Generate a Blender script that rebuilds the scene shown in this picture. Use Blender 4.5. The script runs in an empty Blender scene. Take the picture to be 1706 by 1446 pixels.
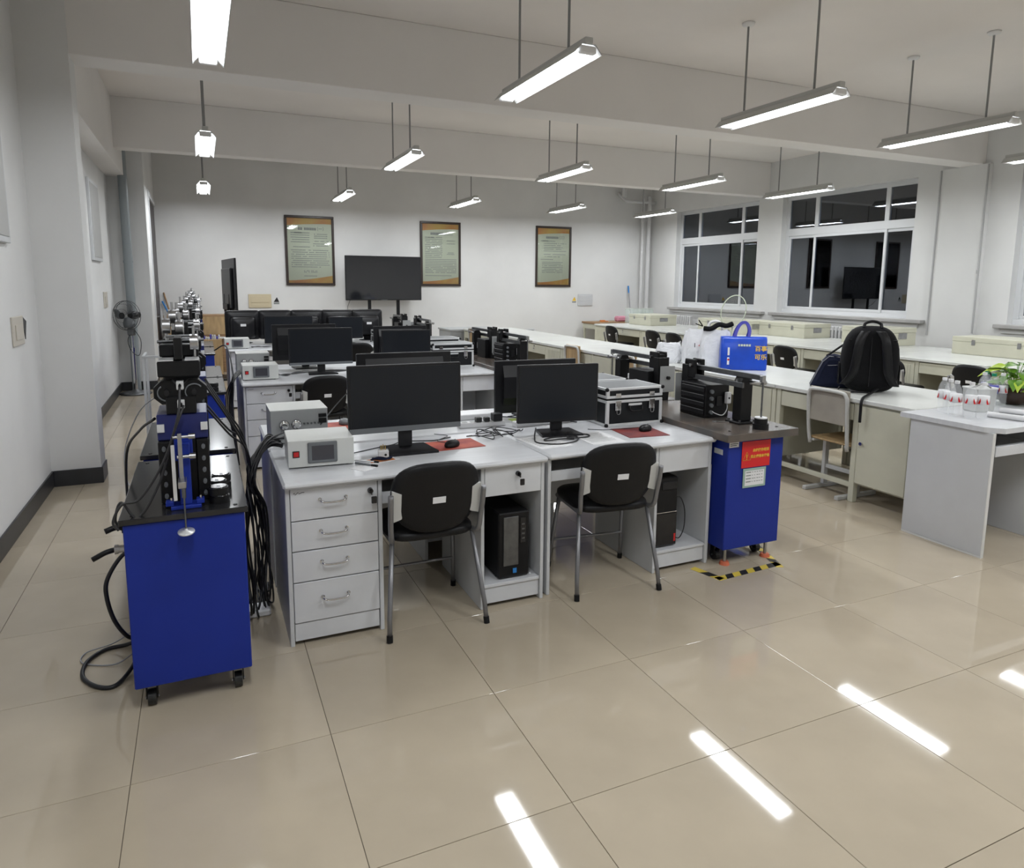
import bpy, math, random
from mathutils import Vector, Matrix, Euler
random.seed(7)
C = bpy.context.scene.collection
SC = bpy.context.scene
PI = math.pi

# ---------------------------------------------------------------- camera
cam_d = bpy.data.cameras.new('camera'); cam = bpy.data.objects.new('camera', cam_d); C.objects.link(cam)
cam_d.sensor_fit = 'HORIZONTAL'; cam_d.sensor_width = 36.0
cam_d.lens = 1151.734 / 1706 * 36.0
cam_d.shift_y = -83.0 / 1706
cam_d.clip_start = 0.02; cam_d.clip_end = 100
YAW, PITCH, ROLL = 0.420970771, 0.144288516, 0.00747764740
def cam_axes():
    cy, sy = math.cos(YAW), math.sin(YAW)
    f = Vector((sy*math.cos(PITCH), cy*math.cos(PITCH), -math.sin(PITCH)))
    r = Vector((cy, -sy, 0)); u = r.cross(f)
    c, s = math.cos(ROLL), math.sin(ROLL)
    return c*r + s*u, -s*r + c*u, f
_r, _u, _f = cam_axes()
cam.matrix_world = Matrix(((_r.x, _u.x, -_f.x, -0.33726), (_r.y, _u.y, -_f.y, -2.28629), (_r.z, _u.z, -_f.z, 1.57039), (0, 0, 0, 1)))
SC.camera = cam
# ---------------------------------------------------------------- world, light level
w = bpy.data.worlds.new('night'); SC.world = w; w.use_nodes = True
w.node_tree.nodes['Background'].inputs[0].default_value = (0.010, 0.014, 0.030, 1)
w.node_tree.nodes['Background'].inputs[1].default_value = 1.0
SC.view_settings.view_transform = 'Standard'; SC.view_settings.look = 'None'
SC.view_settings.exposure = 0.12; SC.view_settings.gamma = 1.0
SC.view_settings.use_curve_mapping = False
LAMP_W = 12.0          # watts of each twin-tube lamp
TUBE_E = 13.0

# ---------------------------------------------------------------- materials
MT = {}
def mat(name, col, rough=0.5, metal=0.0, spec=0.5, noise=0.0, nscale=8.0, bump=0.0, bscale=60.0, coat=0.0, emit=None, es=0.0, alpha=None, stretch=None, ior=None, trans=0.0, col2=None):
    m = bpy.data.materials.new(name); m.use_nodes = True; MT[name] = m
    nt = m.node_tree; b = nt.nodes['Principled BSDF']
    b.inputs['Base Color'].default_value = (*col, 1); b.inputs['Roughness'].default_value = rough
    b.inputs['Metallic'].default_value = metal; b.inputs['Specular IOR Level'].default_value = spec
    b.inputs['Coat Weight'].default_value = coat
    if ior: b.inputs['IOR'].default_value = ior
    if trans: b.inputs['Transmission Weight'].default_value = trans
    if emit: b.inputs['Emission Color'].default_value = (*emit, 1); b.inputs['Emission Strength'].default_value = es
    if alpha is not None: b.inputs['Alpha'].default_value = alpha
    if noise or bump or col2:
        tc = nt.nodes.new('ShaderNodeTexCoord'); mp = nt.nodes.new('ShaderNodeMapping')
        nt.links.new(tc.outputs['Object'], mp.inputs[0])
        if stretch: mp.inputs['Scale'].default_value = stretch
    if noise or col2:
        n = nt.nodes.new('ShaderNodeTexNoise'); n.inputs['Scale'].default_value = nscale; n.inputs['Detail'].default_value = 5
        nt.links.new(mp.outputs[0], n.inputs['Vector'])
        r = nt.nodes.new('ShaderNodeValToRGB')
        c2 = col2 if col2 else tuple(max(0, c*(1-noise)) for c in col)
        c1 = col if col2 else tuple(min(1, c*(1+noise*0.6)) for c in col)
        r.color_ramp.elements[0].position = 0.35; r.color_ramp.elements[1].position = 0.68
        r.color_ramp.elements[0].color = (*c2, 1); r.color_ramp.elements[1].color = (*c1, 1)
        nt.links.new(n.outputs[0], r.inputs[0]); nt.links.new(r.outputs[0], b.inputs['Base Color'])
    if bump:
        n2 = nt.nodes.new('ShaderNodeTexNoise'); n2.inputs['Scale'].default_value = bscale; n2.inputs['Detail'].default_value = 3
        nt.links.new(mp.outputs[0], n2.inputs['Vector'])
        bp = nt.nodes.new('ShaderNodeBump'); bp.inputs['Strength'].default_value = bump; bp.inputs['Distance'].default_value = 0.01
        nt.links.new(n2.outputs[0], bp.inputs['Height']); nt.links.new(bp.outputs[0], b.inputs['Normal'])
    return m
mat('wall', (0.71, 0.71, 0.70), 0.85, noise=0.05, nscale=1.2, bump=0.05, bscale=90)
mat('ceiling', (0.82, 0.78, 0.745), 0.9, noise=0.04, nscale=0.8)
mat('beam', (0.80, 0.775, 0.75), 0.9, noise=0.03, nscale=1)
mat('tile', (0.46, 0.395, 0.30), 0.045, spec=0.6, noise=0.07, nscale=2.5, coat=0.0)
mat('grout', (0.17, 0.14, 0.11), 0.8)
mat('skirting', (0.03, 0.031, 0.034), 0.35, noise=0.2, nscale=6)
mat('laminate', (0.62, 0.63, 0.65), 0.28, noise=0.05, nscale=5, stretch=(1, 8, 1))
mat('edge', (0.68, 0.68, 0.66), 0.35)
mat('lam_side', (0.56, 0.57, 0.58), 0.45, noise=0.04, nscale=4)
mat('beige', (0.56, 0.55, 0.44), 0.40, noise=0.04, nscale=5)
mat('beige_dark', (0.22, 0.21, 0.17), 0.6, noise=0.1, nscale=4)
mat('beige_top', (0.66, 0.67, 0.64), 0.22, noise=0.04, nscale=3)
mat('blue', (0.012, 0.030, 0.26), 0.42, spec=0.22, noise=0.08, nscale=3, bump=0.03, bscale=200)
mat('blue_dark', (0.010, 0.016, 0.11), 0.35)
mat('blacktop', (0.020, 0.020, 0.022), 0.16, noise=0.3, nscale=5)
mat('graytop', (0.13, 0.10, 0.08), 0.25, noise=0.35, nscale=6, col2=(0.075, 0.070, 0.066))
mat('black', (0.006, 0.006, 0.007), 0.42, spec=0.28, noise=0.2, nscale=20)
mat('black_gloss', (0.008, 0.008, 0.010), 0.12)
mat('screen', (0.008, 0.010, 0.014), 0.28, spec=0.35)
mat('screen_tv', (0.012, 0.013, 0.016), 0.05, spec=0.8)
mat('bezel', (0.011, 0.011, 0.013), 0.38, spec=0.35)
mat('bezel_gray', (0.14, 0.15, 0.16), 0.35)
mat('fabric', (0.006, 0.006, 0.007), 0.8, spec=0.2, bump=0.25, bscale=400)
mat('chair_pad', (0.006, 0.006, 0.007), 0.42, spec=0.28, bump=0.10, bscale=250)
mat('navy', (0.007, 0.010, 0.030), 0.7, spec=0.2, bump=0.3, bscale=300)
mat('steel', (0.45, 0.45, 0.46), 0.28, metal=1.0, noise=0.1, nscale=30)
mat('steel_dark', (0.16, 0.165, 0.17), 0.38, metal=0.9, noise=0.15, nscale=30)
mat('tube_gray', (0.22, 0.22, 0.23), 0.35, metal=0.6)
mat('chrome', (0.65, 0.65, 0.66), 0.12, metal=1.0)
mat('alu', (0.74, 0.75, 0.76), 0.30, metal=0.35)
mat('case_black', (0.009, 0.010, 0.012), 0.4, spec=0.3, bump=0.12, bscale=300)
mat('case_gray', (0.15, 0.16, 0.17), 0.35)
mat('white', (0.72, 0.72, 0.73), 0.35)
mat('box_white', (0.60, 0.61, 0.59), 0.38)
mat('box_gray', (0.34, 0.35, 0.35), 0.42)
mat('paper', (0.74, 0.74, 0.75), 0.7)
mat('ink', (0.03, 0.03, 0.035), 0.7)
mat('ink_gray', (0.25, 0.27, 0.26), 0.7)
mat('red', (0.50, 0.012, 0.014), 0.4)
mat('redsign', (0.62, 0.012, 0.016), 0.45)
mat('gold', (0.75, 0.48, 0.05), 0.5)
mat('mousepad', (0.26, 0.03, 0.02), 0.6, col2=(0.10, 0.008, 0.018), nscale=9)
mat('mousepad_light', (0.50, 0.11, 0.06), 0.6, col2=(0.26, 0.03, 0.03), nscale=9)
mat('wood', (0.33, 0.20, 0.10), 0.55, noise=0.3, nscale=3, stretch=(1, 1, 9))
mat('ply', (0.44, 0.30, 0.15), 0.45, noise=0.2, nscale=4, stretch=(6, 1, 1))
mat('frame_dark', (0.030, 0.018, 0.014), 0.35)
mat('poster', (0.55, 0.60, 0.47), 0.5)
mat('poster_orange', (0.50, 0.20, 0.06), 0.5, col2=(0.55, 0.38, 0.09), nscale=2.5)
mat('yellow', (0.62, 0.47, 0.06), 0.5)
mat('tapeblack', (0.015, 0.015, 0.015), 0.4)
mat('lampwhite', (0.80, 0.80, 0.80), 0.4)
mat('lampgray', (0.52, 0.52, 0.50), 0.5)
mat('rod', (0.26, 0.26, 0.26), 0.5)
mat('tube_on', (1, 1, 1), 0.4, emit=(0.93, 0.97, 1.0), es=TUBE_E)
mat('pvc', (0.26, 0.29, 0.30), 0.4)
mat('conduit', (0.42, 0.42, 0.42), 0.5)
mat('ply_gray', (0.36, 0.33, 0.28), 0.5, noise=0.15, nscale=4)
mat('pipe_white', (0.60, 0.60, 0.60), 0.5)
mat('winframe', (0.66, 0.67, 0.68), 0.35)
mat('sill', (0.42, 0.41, 0.40), 0.4, noise=0.1, nscale=5)
mat('night', (0.004, 0.005, 0.009), 0.9)
mat('switch', (0.56, 0.52, 0.45), 0.4)
mat('breaker', (0.58, 0.50, 0.34), 0.45)
mat('doordark', (0.030, 0.022, 0.022), 0.4)
mat('bagwhite', (0.72, 0.73, 0.76), 0.45, bump=0.5, bscale=14)
mat('bagblue', (0.004, 0.06, 0.50), 0.30, noise=0.15, nscale=6, bump=0.15, bscale=20)
mat('strapblue', (0.06, 0.06, 0.38), 0.6)
mat('leaf', (0.17, 0.34, 0.03), 0.35, col2=(0.07, 0.20, 0.02), nscale=18)
mat('leaf_light', (0.38, 0.52, 0.05), 0.35)
mat('pot', (0.055, 0.030, 0.020), 0.25, noise=0.3, nscale=8)
mat('soil', (0.02, 0.015, 0.01), 0.9)
mat('green_cap', (0.0, 0.22, 0.11), 0.4)
mat('plastic_clear', (0.92, 0.95, 0.97), 0.06, alpha=0.17, spec=0.9)
mat('pink', (0.60, 0.25, 0.33), 0.5)
mat('orange', (0.60, 0.20, 0.05), 0.5)
mat('caster_red', (0.55, 0.13, 0.06), 0.5)
mat('brass', (0.55, 0.38, 0.12), 0.3, metal=0.9)
mat('cable', (0.012, 0.012, 0.014), 0.45)
mat('cable_gray', (0.30, 0.30, 0.31), 0.5)
mat('lcd', (0.055, 0.055, 0.065), 0.18)
mat('green_frame', (0.30, 0.42, 0.36), 0.4)
mat('bluesticker', (0.02, 0.20, 0.55), 0.4)
mat('radiator', (0.62, 0.62, 0.62), 0.4)
mat('pale_table', (0.52, 0.52, 0.42), 0.4)
mat('notice', (0.42, 0.42, 0.41), 0.6)
mat('net', (0.6, 0.62, 0.55), 0.6)
mat('glass_tank', (0.75, 0.85, 0.80), 0.05, alpha=0.25, spec=0.6)
def glass_mat():
    m = bpy.data.materials.new('window_glass'); m.use_nodes = True; MT['glass'] = m
    nt = m.node_tree; nt.nodes.clear()
    o = nt.nodes.new('ShaderNodeOutputMaterial'); mx = nt.nodes.new('ShaderNodeMixShader')
    fr = nt.nodes.new('ShaderNodeFresnel'); fr.inputs[0].default_value = 2.3
    g = nt.nodes.new('ShaderNodeBsdfGlossy'); g.inputs['Roughness'].default_value = 0.01
    g.inputs['Color'].default_value = (0.85, 0.9, 1.0, 1)
    t = nt.nodes.new('ShaderNodeBsdfTransparent'); t.inputs[0].default_value = (0.6, 0.62, 0.66, 1)
    nt.links.new(fr.outputs[0], mx.inputs[0]); nt.links.new(t.outputs[0], mx.inputs[1]); nt.links.new(g.outputs[0], mx.inputs[2]); nt.links.new(mx.outputs[0], o.inputs[0])
glass_mat()

# ---------------------------------------------------------------- mesh builder
class MB:
    def __init__(s, mats=None): s.v = []; s.f = []; s.sm = []; s.mi = []; s.cur = 0; s.mats = mats
    def face(s, idx, smooth=False): s.f.append(tuple(idx)); s.sm.append(smooth); s.mi.append(s.cur)
    def m(s, i): s.cur = i; return s
    def conv(s, idx, cen, smooth=False):
        a, b, c = (Vector(s.v[i]) for i in idx[:3])
        n = (b-a).cross(c-a)
        if n.dot((a+b+c)/3 - cen) < 0: idx = idx[::-1]
        s.face(idx, smooth)
    def box(s, x0, x1, y0, y1, z0, z1, c=0.0, M=None):
        if x1 < x0: x0, x1 = x1, x0
        if y1 < y0: y0, y1 = y1, y0
        if z1 < z0: z0, z1 = z1, z0
        st = len(s.v); lo = (x0, y0, z0); hi = (x1, y1, z1)
        cen = Vector(((x0+x1)/2, (y0+y1)/2, (z0+z1)/2))
        c = min(c, (x1-x0)*.45, (y1-y0)*.45, (z1-z0)*.45)
        if c <= 0:
            for X in (0, 1):
                for Y in (0, 1):
                    for Z in (0, 1): s.v.append(((hi if X else lo)[0], (hi if Y else lo)[1], (hi if Z else lo)[2]))
            for q in ((0,1,3,2),(4,5,7,6),(0,1,5,4),(2,3,7,6),(0,2,6,4),(1,3,7,5)): s.conv([st+i for i in q], cen)
        else:
            ix = {}
            for S in [(a,b,d) for a in (0,1) for b in (0,1) for d in (0,1)]:
                for ax in range(3):
                    p = []
                    for k in range(3):
                        val = (hi if S[k] else lo)[k]
                        if k != ax: val += -c if S[k] else c
                        p.append(val)
                    ix[(S, ax)] = len(s.v); s.v.append(tuple(p))
            for ax in range(3):
                o = [k for k in range(3) if k != ax]
                for sd in (0, 1):
                    q = []
                    for (a, b) in ((0,0),(0,1),(1,1),(1,0)):
                        S = [0,0,0]; S[ax] = sd; S[o[0]] = a; S[o[1]] = b; q.append(ix[(tuple(S), ax)])
                    s.conv(q, cen)
                # edges parallel to ax
                for a in (0,1):
                    for b in (0,1):
                        S0 = [0,0,0]; S0[o[0]] = a; S0[o[1]] = b; S1 = list(S0); S1[ax] = 1
                        s.conv([ix[(tuple(S0), o[0])], ix[(tuple(S1), o[0])], ix[(tuple(S1), o[1])], ix[(tuple(S0), o[1])]], cen)
            for S in [(a,b,d) for a in (0,1) for b in (0,1) for d in (0,1)]:
                s.conv([ix[(S,0)], ix[(S,1)], ix[(S,2)]], cen)
        if M is not None: s.tf(M, st)
        return s
    def tf(s, M, st=0):
        for i in range(st, len(s.v)): s.v[i] = tuple(M @ Vector(s.v[i]))
        return s
    def ring(s, pts): st = len(s.v); s.v.extend(tuple(p) for p in pts); return list(range(st, st+len(pts)))
    def bridge(s, A, B, smooth=True, closed=True):
        n = len(A)
        for i in range(n if closed else n-1): s.face((A[i], A[(i+1) % n], B[(i+1) % n], B[i]), smooth)
    def cyl(s, p0, p1, r0, r1=None, n=12, cap=True):
        p0, p1 = Vector(p0), Vector(p1); r1 = r0 if r1 is None else r1
        d = (p1-p0).normalized(); a = d.orthogonal().normalized(); b = d.cross(a)
        def R(p, r): return [p + a*(r*math.cos(2*PI*i/n)) + b*(r*math.sin(2*PI*i/n)) for i in range(n)]
        A, B = s.ring(R(p0, r0)), s.ring(R(p1, r1)); s.bridge(A, B)
        if cap:
            s.face(s.ring(R(p0, r0))[::-1]); s.face(s.ring(R(p1, r1)))
        return s
    def tube(s, pts, r, n=6, flat=None):
        pts = [Vector(p) for p in pts]; prev = None; rings = []
        for i, p in enumerate(pts):
            t = (pts[min(i+1, len(pts)-1)] - pts[max(i-1, 0)])
            if t.length < 1e-9: t = Vector((0, 0, 1))
            t.normalize()
            if prev is None: a = t.orthogonal().normalized()
            else:
                a = prev - t*prev.dot(t)
                a = t.orthogonal().normalized() if a.length < 1e-6 else a.normalized()
            prev = a; b = t.cross(a)
            rr = r[i] if isinstance(r, (list, tuple)) else r
            rings.append(s.ring([p + a*(rr*math.cos(2*PI*k/n)) + b*(rr*math.sin(2*PI*k/n)) for k in range(n)]))
        for A, B in zip(rings, rings[1:]): s.bridge(A, B)
        s.face(rings[0][::-1]); s.face(rings[-1]); return s
    def lathe(s, prof, cx=0, cy=0, cz=0, n=20, M=None):
        st = len(s.v); rings = []
        for (r, z) in prof:
            rings.append(s.ring([(cx + r*math.cos(2*PI*i/n), cy + r*math.sin(2*PI*i/n), cz+z) for i in range(n)]))
        for k, (A, B) in enumerate(zip(rings, rings[1:])): s.bridge(A, B)
        if prof[0][0] > 1e-5: s.face(rings[0][::-1])
        if prof[-1][0] > 1e-5: s.face(rings[-1])
        if M is not None: s.tf(M, st)
        return s
    def prism(s, poly, ax, a0, a1):
        def P(u, v, a): return {'x': (a, u, v), 'y': (u, a, v), 'z': (u, v, a)}[ax]
        ar = sum(poly[i][0]*poly[(i+1) % len(poly)][1] - poly[(i+1) % len(poly)][0]*poly[i][1] for i in range(len(poly)))
        if ar < 0: poly = poly[::-1]
        if ax == 'y': poly = poly[::-1]
        if a1 < a0: a0, a1 = a1, a0
        A = s.ring([P(u, v, a0) for u, v in poly]); B = s.ring([P(u, v, a1) for u, v in poly])
        s.face(A[::-1]); s.face(B); s.bridge(A, B, smooth=False); return s
    def rings(s, outline, prof, bend=0.0, cx=0, cz=0, smooth=True):
        # outline in x,z ; prof = [(scale, y)]; bend: y += bend*x^2
        L = []
        for sc_, y in prof:
            L.append(s.ring([(cx + u*sc_, y + bend*(u*sc_)**2, cz + v*sc_) for u, v in outline]))
        for A, B in zip(L, L[1:]): s.bridge(A, B, smooth)
        for Lr, (sc_, y), rev in ((L[0], prof[0], True), (L[-1], prof[-1], False)):
            c = len(s.v); s.v.append((cx, y, cz)); n = len(Lr)
            for i in range(n):
                t = (Lr[i], Lr[(i+1) % n], c)
                s.face(t[::-1] if rev else t, smooth)
        return s
    def build(s, name, m, parent=None, loc=None, rz=0.0):
        me = bpy.data.meshes.new(name); me.from_pydata(s.v, [], s.f)
        ms = m if isinstance(m, (list, tuple)) else [m]
        for q in ms: me.materials.append(MT[q])
        me.polygons.foreach_set('use_smooth', s.sm); me.polygons.foreach_set('material_index', s.mi)
        me.update()
        o = bpy.data.objects.new(name, me); C.objects.link(o)
        if parent is not None: o.parent = parent
        if loc is not None: o.location = loc
        if rz: o.rotation_euler = (0, 0, rz)
        return o
def cat(pts, n=6):
    P = [Vector(p) for p in pts]; P = [2*P[0]-P[1]] + P + [2*P[-1]-P[-2]]; out = []
    for i in range(1, len(P)-2):
        for k in range(n):
            t = k/n; a, b, c, d = P[i-1], P[i], P[i+1], P[i+2]
            out.append(0.5*((2*b) + (c-a)*t + (2*a-5*b+4*c-d)*t*t + (3*b-a-3*c+d)*t**3))
    out.append(P[-2]); return out
def superel(w, h, e=4.0, n=28):
    out = []
    for i in range(n):
        a = 2*PI*i/n; c, s_ = math.cos(a), math.sin(a)
        out.append((w/2*math.copysign(abs(c)**(2/e), c), h/2*math.copysign(abs(s_)**(2/e), s_)))
    return out
def tag(o, label, cat_, group=None, kind=None):
    o['label'] = label
    if cat_: o['category'] = cat_
    if group: o['group'] = group
    if kind: o['kind'] = kind
    return o
def struct(o, label=None):
    o['kind'] = 'structure'
    if label: o['label'] = label
    return o
def thing(name, label, cat_, loc=(0,0,0), rz=0.0, group=None):
    o = bpy.data.objects.new(name, None); C.objects.link(o); o.location = loc; o.rotation_euler = (0, 0, rz)
    o.empty_display_size = 0.1
    return tag(o, label, cat_, group)
def dup(root, loc=None, rz=None, label=None, group=None, keep=None):
    r = root.copy(); C.objects.link(r)
    if loc is not None: r.location = loc
    if rz is not None: r.rotation_euler = (0, 0, rz)
    if label: r['label'] = label
    if group: r['group'] = group
    for ch in list(root.children):
        c = ch.copy(); C.objects.link(c); c.parent = r
        for g in list(ch.children):
            d = g.copy(); C.objects.link(d); d.parent = c
    return r
def flat(loc, facing):
    # matrix for text lying in a vertical plane; facing = unit direction the text looks to, or 'up'
    if facing == 'up': return Matrix.Translation(loc)
    z = Vector(facing).normalized(); y = Vector((0, 0, 1)); x = y.cross(z)
    return Matrix(((x.x, y.x, z.x, loc[0]), (x.y, y.y, z.y, loc[1]), (x.z, y.z, z.z, loc[2]), (0, 0, 0, 1)))
def text(body, size, M, m, parent=None, name='lettering', bold=0.0, ext=0.0004, align='CENTER', label=None, spacing=1.0):
    cu = bpy.data.curves.new('t', 'FONT'); cu.body = body; cu.size = size; cu.extrude = ext; cu.offset = bold
    cu.align_x = align; cu.align_y = 'CENTER'; cu.space_character = spacing; cu.resolution_u = 2
    t = bpy.data.objects.new('t', cu); C.objects.link(t)
    dg = bpy.context.evaluated_depsgraph_get(); me = bpy.data.meshes.new_from_object(t.evaluated_get(dg))
    bpy.data.objects.remove(t); bpy.data.curves.remove(cu)
    me.transform(M); me.materials.clear(); me.materials.append(MT[m]); me.name = name
    o = bpy.data.objects.new(name, me); C.objects.link(o)
    if parent is not None: o.parent = parent
    if label: o['label'] = label
    return o
def cable(name, pts, r, m, label, group=None, parent=None, n=6, seg=6, cat_='cable'):
    b = MB(); b.tube(cat(pts, seg), r, n); o = b.build(name, m, parent)
    if parent is None: tag(o, label, cat_, group)
    return o
# ================================================================= STRUCTURE
XL, XR, YB, YF, ZC = -1.45, 9.30, 11.40, -4.2, 3.79
# floor: slab + tiles
fl = MB().box(XL-0.2, XR+0.2, YF-0.2, YB+0.2, -0.12, -0.006).build('floor', 'grout'); struct(fl, 'polished cream tile floor of the laboratory')
T = 0.62; g = 0.0010
def tile_mesh(x0, x1, y0, y1): return MB().box(x0+g, x1-g, y0+g, y1-g, -0.010, 0.0, 0.0007)
proto = {}
def put_tile(i, j, stuff=None):
    x0, x1 = max(i*T, XL), min((i+1)*T, XR); y0, y1 = max(j*T, YF), min((j+1)*T, YB)
    if x1-x0 < 0.02 or y1-y0 < 0.02: return
    if stuff is not None: stuff.box(x0+g, x1-g, y0+g, y1-g, -0.010, 0.0, 0.0007); return
    k = (round(x1-x0, 3), round(y1-y0, 3))
    if k not in proto:
        o = tile_mesh(0, x1-x0, 0, y1-y0).build('floor_tile', 'tile', fl); proto[k] = o
    else:
        o = proto[k].copy(); C.objects.link(o)
    o.location = (x0, y0, 0)
rest = MB()
for j in range(-7, 19):
    for i in range(-3, 15):
        if -3 <= j <= 12: put_tile(i, j)
        else: put_tile(i, j, rest)
ro = rest.build('floor_tile_far', 'tile', fl); ro['kind'] = 'stuff'
struct(MB().box(XL-0.2, XR+0.2, YF-0.2, YB+0.2, ZC, ZC+0.12).build('ceiling', 'ceiling'), 'pale grey painted ceiling')
# walls
struct(MB().box(-1.2, XR+0.1, YB, YB+0.15, 0, ZC).build('wall_back', 'wall'), 'white painted back wall with framed notices')
struct(MB().box(XL-0.15, XR+0.15, YF-0.15, YF, 0, ZC).build('wall_front', 'wall'), 'white wall behind the viewer')
lw = MB().box(XL-0.15, XL, YF, 9.0, 0, ZC)
lw.box(XL-0.001, -1.12, 3.84, 4.10, 0, ZC)
struct(lw.build('wall_left', 'wall'), 'white left wall with a shallow pier')
jg = MB().box(XL-0.15, -0.99, 9.0, 9.30, 0, ZC).box(-1.15, -0.99, 9.30, 9.75, 0, ZC).box(-1.15, -0.99, 9.75, YB, 2.92, ZC)
struct(jg.build('wall_corner', 'wall'), 'white wall corner beside the far doorway')
# right wall with window openings (y ranges)
WIN = [(4.80, 7.38), (7.97, 10.43), (0.80, 3.37)]
WZ0, WZ1 = 1.09, 3.15
rw = MB(); ys = sorted(WIN); y = YF
for a, b in ys:
    rw.box(XR, XR+0.28, y, a, 0, ZC); rw.box(XR, XR+0.28, a, b, 0, WZ0); rw.box(XR, XR+0.28, a, b, WZ1, ZC); y = b
rw.box(XR, XR+0.28, y, YB, 0, ZC)
struct(rw.build('wall_right', 'wall'), 'white window wall')
struct(MB().box(XR-0.06, XR-0.001, 3.75, 4.42, 0, 3.19).build('trim_4', 'wall'), 'shallow white pier between two windows')
# beams
for k, (a, b) in enumerate([(-0.10, 0.20), (3.85, 4.17), (7.72, 7.95)]):
    struct(MB().box(XL+0.001, XR-0.001, a, b, 3.19, ZC-0.001, 0.004).build('trim_%d' % (k+1), 'beam'), 'white painted ceiling beam crossing the room')
struct(MB().box(XL+0.001, -1.22, 4.18, 8.99, 3.0, ZC-0.001).build('trim_5', 'beam'), 'low painted beam along the left wall')
# baseboards
bh = 0.125
struct(MB().box(XL, XL+0.012, YF, 3.839, 0, bh, .003).build('baseboard_left', 'skirting'), 'black skirting on the near left wall')
struct(MB().box(XL+0.012, -1.108, 3.828, 3.84, 0, bh, .003).box(-1.12, -1.108, 3.84, 4.10, 0, bh, .003).build('baseboard_pier', 'skirting'), 'black skirting round the left pier')
struct(MB().box(XL, XL+0.012, 4.10, 8.988, 0, bh, .003).box(XL+0.012, -0.978, 8.988, 9.0, 0, bh, .003).box(-0.99, -0.978, 9.0, 9.7, 0, bh, .003).build('baseboard_far', 'skirting'), 'black skirting on the far left wall')
struct(MB().box(-0.98, XR, YB-0.012, YB, 0, bh, .003).build('baseboard_back', 'skirting'), 'black skirting on the back wall')
struct(MB().box(XR-0.012, XR, YF, 3.74, 0, bh, .003).box(XR-0.012, XR, 4.43, YB-.012, 0, bh, .003).build('baseboard_right', 'skirting'), 'black skirting on the window wall')
# door at the far left
dr = MB().box(-1.06, -0.975, 9.70, 9.78, 0, 2.92, .004).box(-1.06, -0.975, 9.78, YB-.02, 2.84, 2.92, .004).build('door_1', 'winframe'); struct(dr, 'white door frame in the far left corner')
MB().box(-1.05, -1.0, 9.78, 10.70, 0.005, 2.84, .003).build('door_leaf', 'doordark', dr)['label'] = 'dark brown door leaf'
MB().cyl((-1.0, 9.86, 1.02), (-0.95, 9.86, 1.02), .012, n=8).cyl((-0.955, 9.86, 1.02), (-0.955, 9.98, 1.02), .009, n=8).build('door_handle', 'steel', dr)
MB().box(-1.05, -1.0, 10.70, YB-.02, 0.005, 2.84, .003).build('door_leaf', 'doordark', dr)
# recessed notice boards on left wall
for (a, b) in ((2.2, 3.10), (6.95, 7.72)):
    o = MB().box(XL, XL+0.03, a, b, 1.80, 2.72, .004).build('wall_panel', 'lam_side')
    tag(o, 'flat pale grey panel fixed high on the near left wall' if a < 5 else 'flat pale grey panel fixed high on the left wall beyond the pier', 'panel')
    q = MB().box(XL+0.03, XL+0.034, a+.04, b-.04, 1.84, 2.68, .001).build('panel_face', 'notice', o)
# windows
for n_, (a, b) in enumerate(WIN):
    xf = XR+0.11; W = b-a
    fr = MB()
    fr.box(xf, xf+0.06, a, b, WZ0, WZ0+0.07, .004).box(xf, xf+0.06, a, b, WZ1-0.07, WZ1, .004)
    fr.box(xf, xf+0.06, a, a+0.07, WZ0+.07, WZ1-.07, .004).box(xf, xf+0.06, b-0.07, b, WZ0+.07, WZ1-.07, .004)
    tz0, tz1 = 2.45, 2.58
    fr.box(xf-0.006, xf+0.066, a+.07, b-.07, tz0, tz1, .004)
    m1, m2 = a+0.215*W, a+0.74*W
    wo = fr.build('window_%d' % (n_+1), 'winframe'); struct(wo, 'white window frame with six dark panes, %s' % ['nearer the middle of the window wall', 'at the far end of the window wall', 'at the near end of the window wall'][n_])
    for mm in (m1, m2):
        MB().box(xf+.004, xf+0.056, mm-0.038, mm+0.038, tz1, WZ1-.07, .003).build('mullion', 'winframe', wo)
    # sliding sashes: outer ones fixed, centre in front
    for (s0, s1, dx) in ((a+.07, m1+.03, .022), (m1-.03, m2+.03, 0.0), (m2-.03, b-.07, .022)):
        x0 = xf-0.004+dx; sm = MB(); t_ = .045
        sm.box(x0, x0+.03, s0, s1, WZ0+.07, WZ0+.07+t_, .003).box(x0, x0+.03, s0, s1, tz0-t_, tz0, .003)
        sm.box(x0, x0+.03, s0, s0+t_, WZ0+.07+t_, tz0-t_, .003).box(x0, x0+.03, s1-t_, s1, WZ0+.07+t_, tz0-t_, .003)
        so = sm.build('sash', 'winframe', wo)
        MB().box(x0+.012, x0+.018, s0+t_-.004, s1-t_+.004, WZ0+.07+t_-.004, tz0-t_+.004).build('pane', 'glass', so)
    for (s0, s1) in ((a+.07, m1-.03), (m1+.03, m2-.03), (m2+.03, b-.07)):
        MB().box(xf+.026, xf+.032, s0, s1, tz1, WZ1-.07).build('pane', 'glass', wo)
    MB().box(xf-.012, xf-.004, m2-.015, m2+.0, 1.70, 1.85, .002).build('latch', 'winframe', wo)
    struct(MB().box(XR-0.10, XR+.06, a-.30, b+.12, WZ0-.055, WZ0-.001, .008).build('window_sill_%d' % (n_+1), 'sill'), 'grey stone window sill')
    MB().box(XR-0.03, XR-.001, a-.2, b+.05, WZ0-.12, WZ0-.056, .004).build('window_sill_bracket', 'wall', wo)
nb = MB().box(XR+1.5, XR+1.6, -6, 14, -1, 5).build('wall_outside', 'night'); struct(nb, 'dark night outside the windows')
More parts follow.
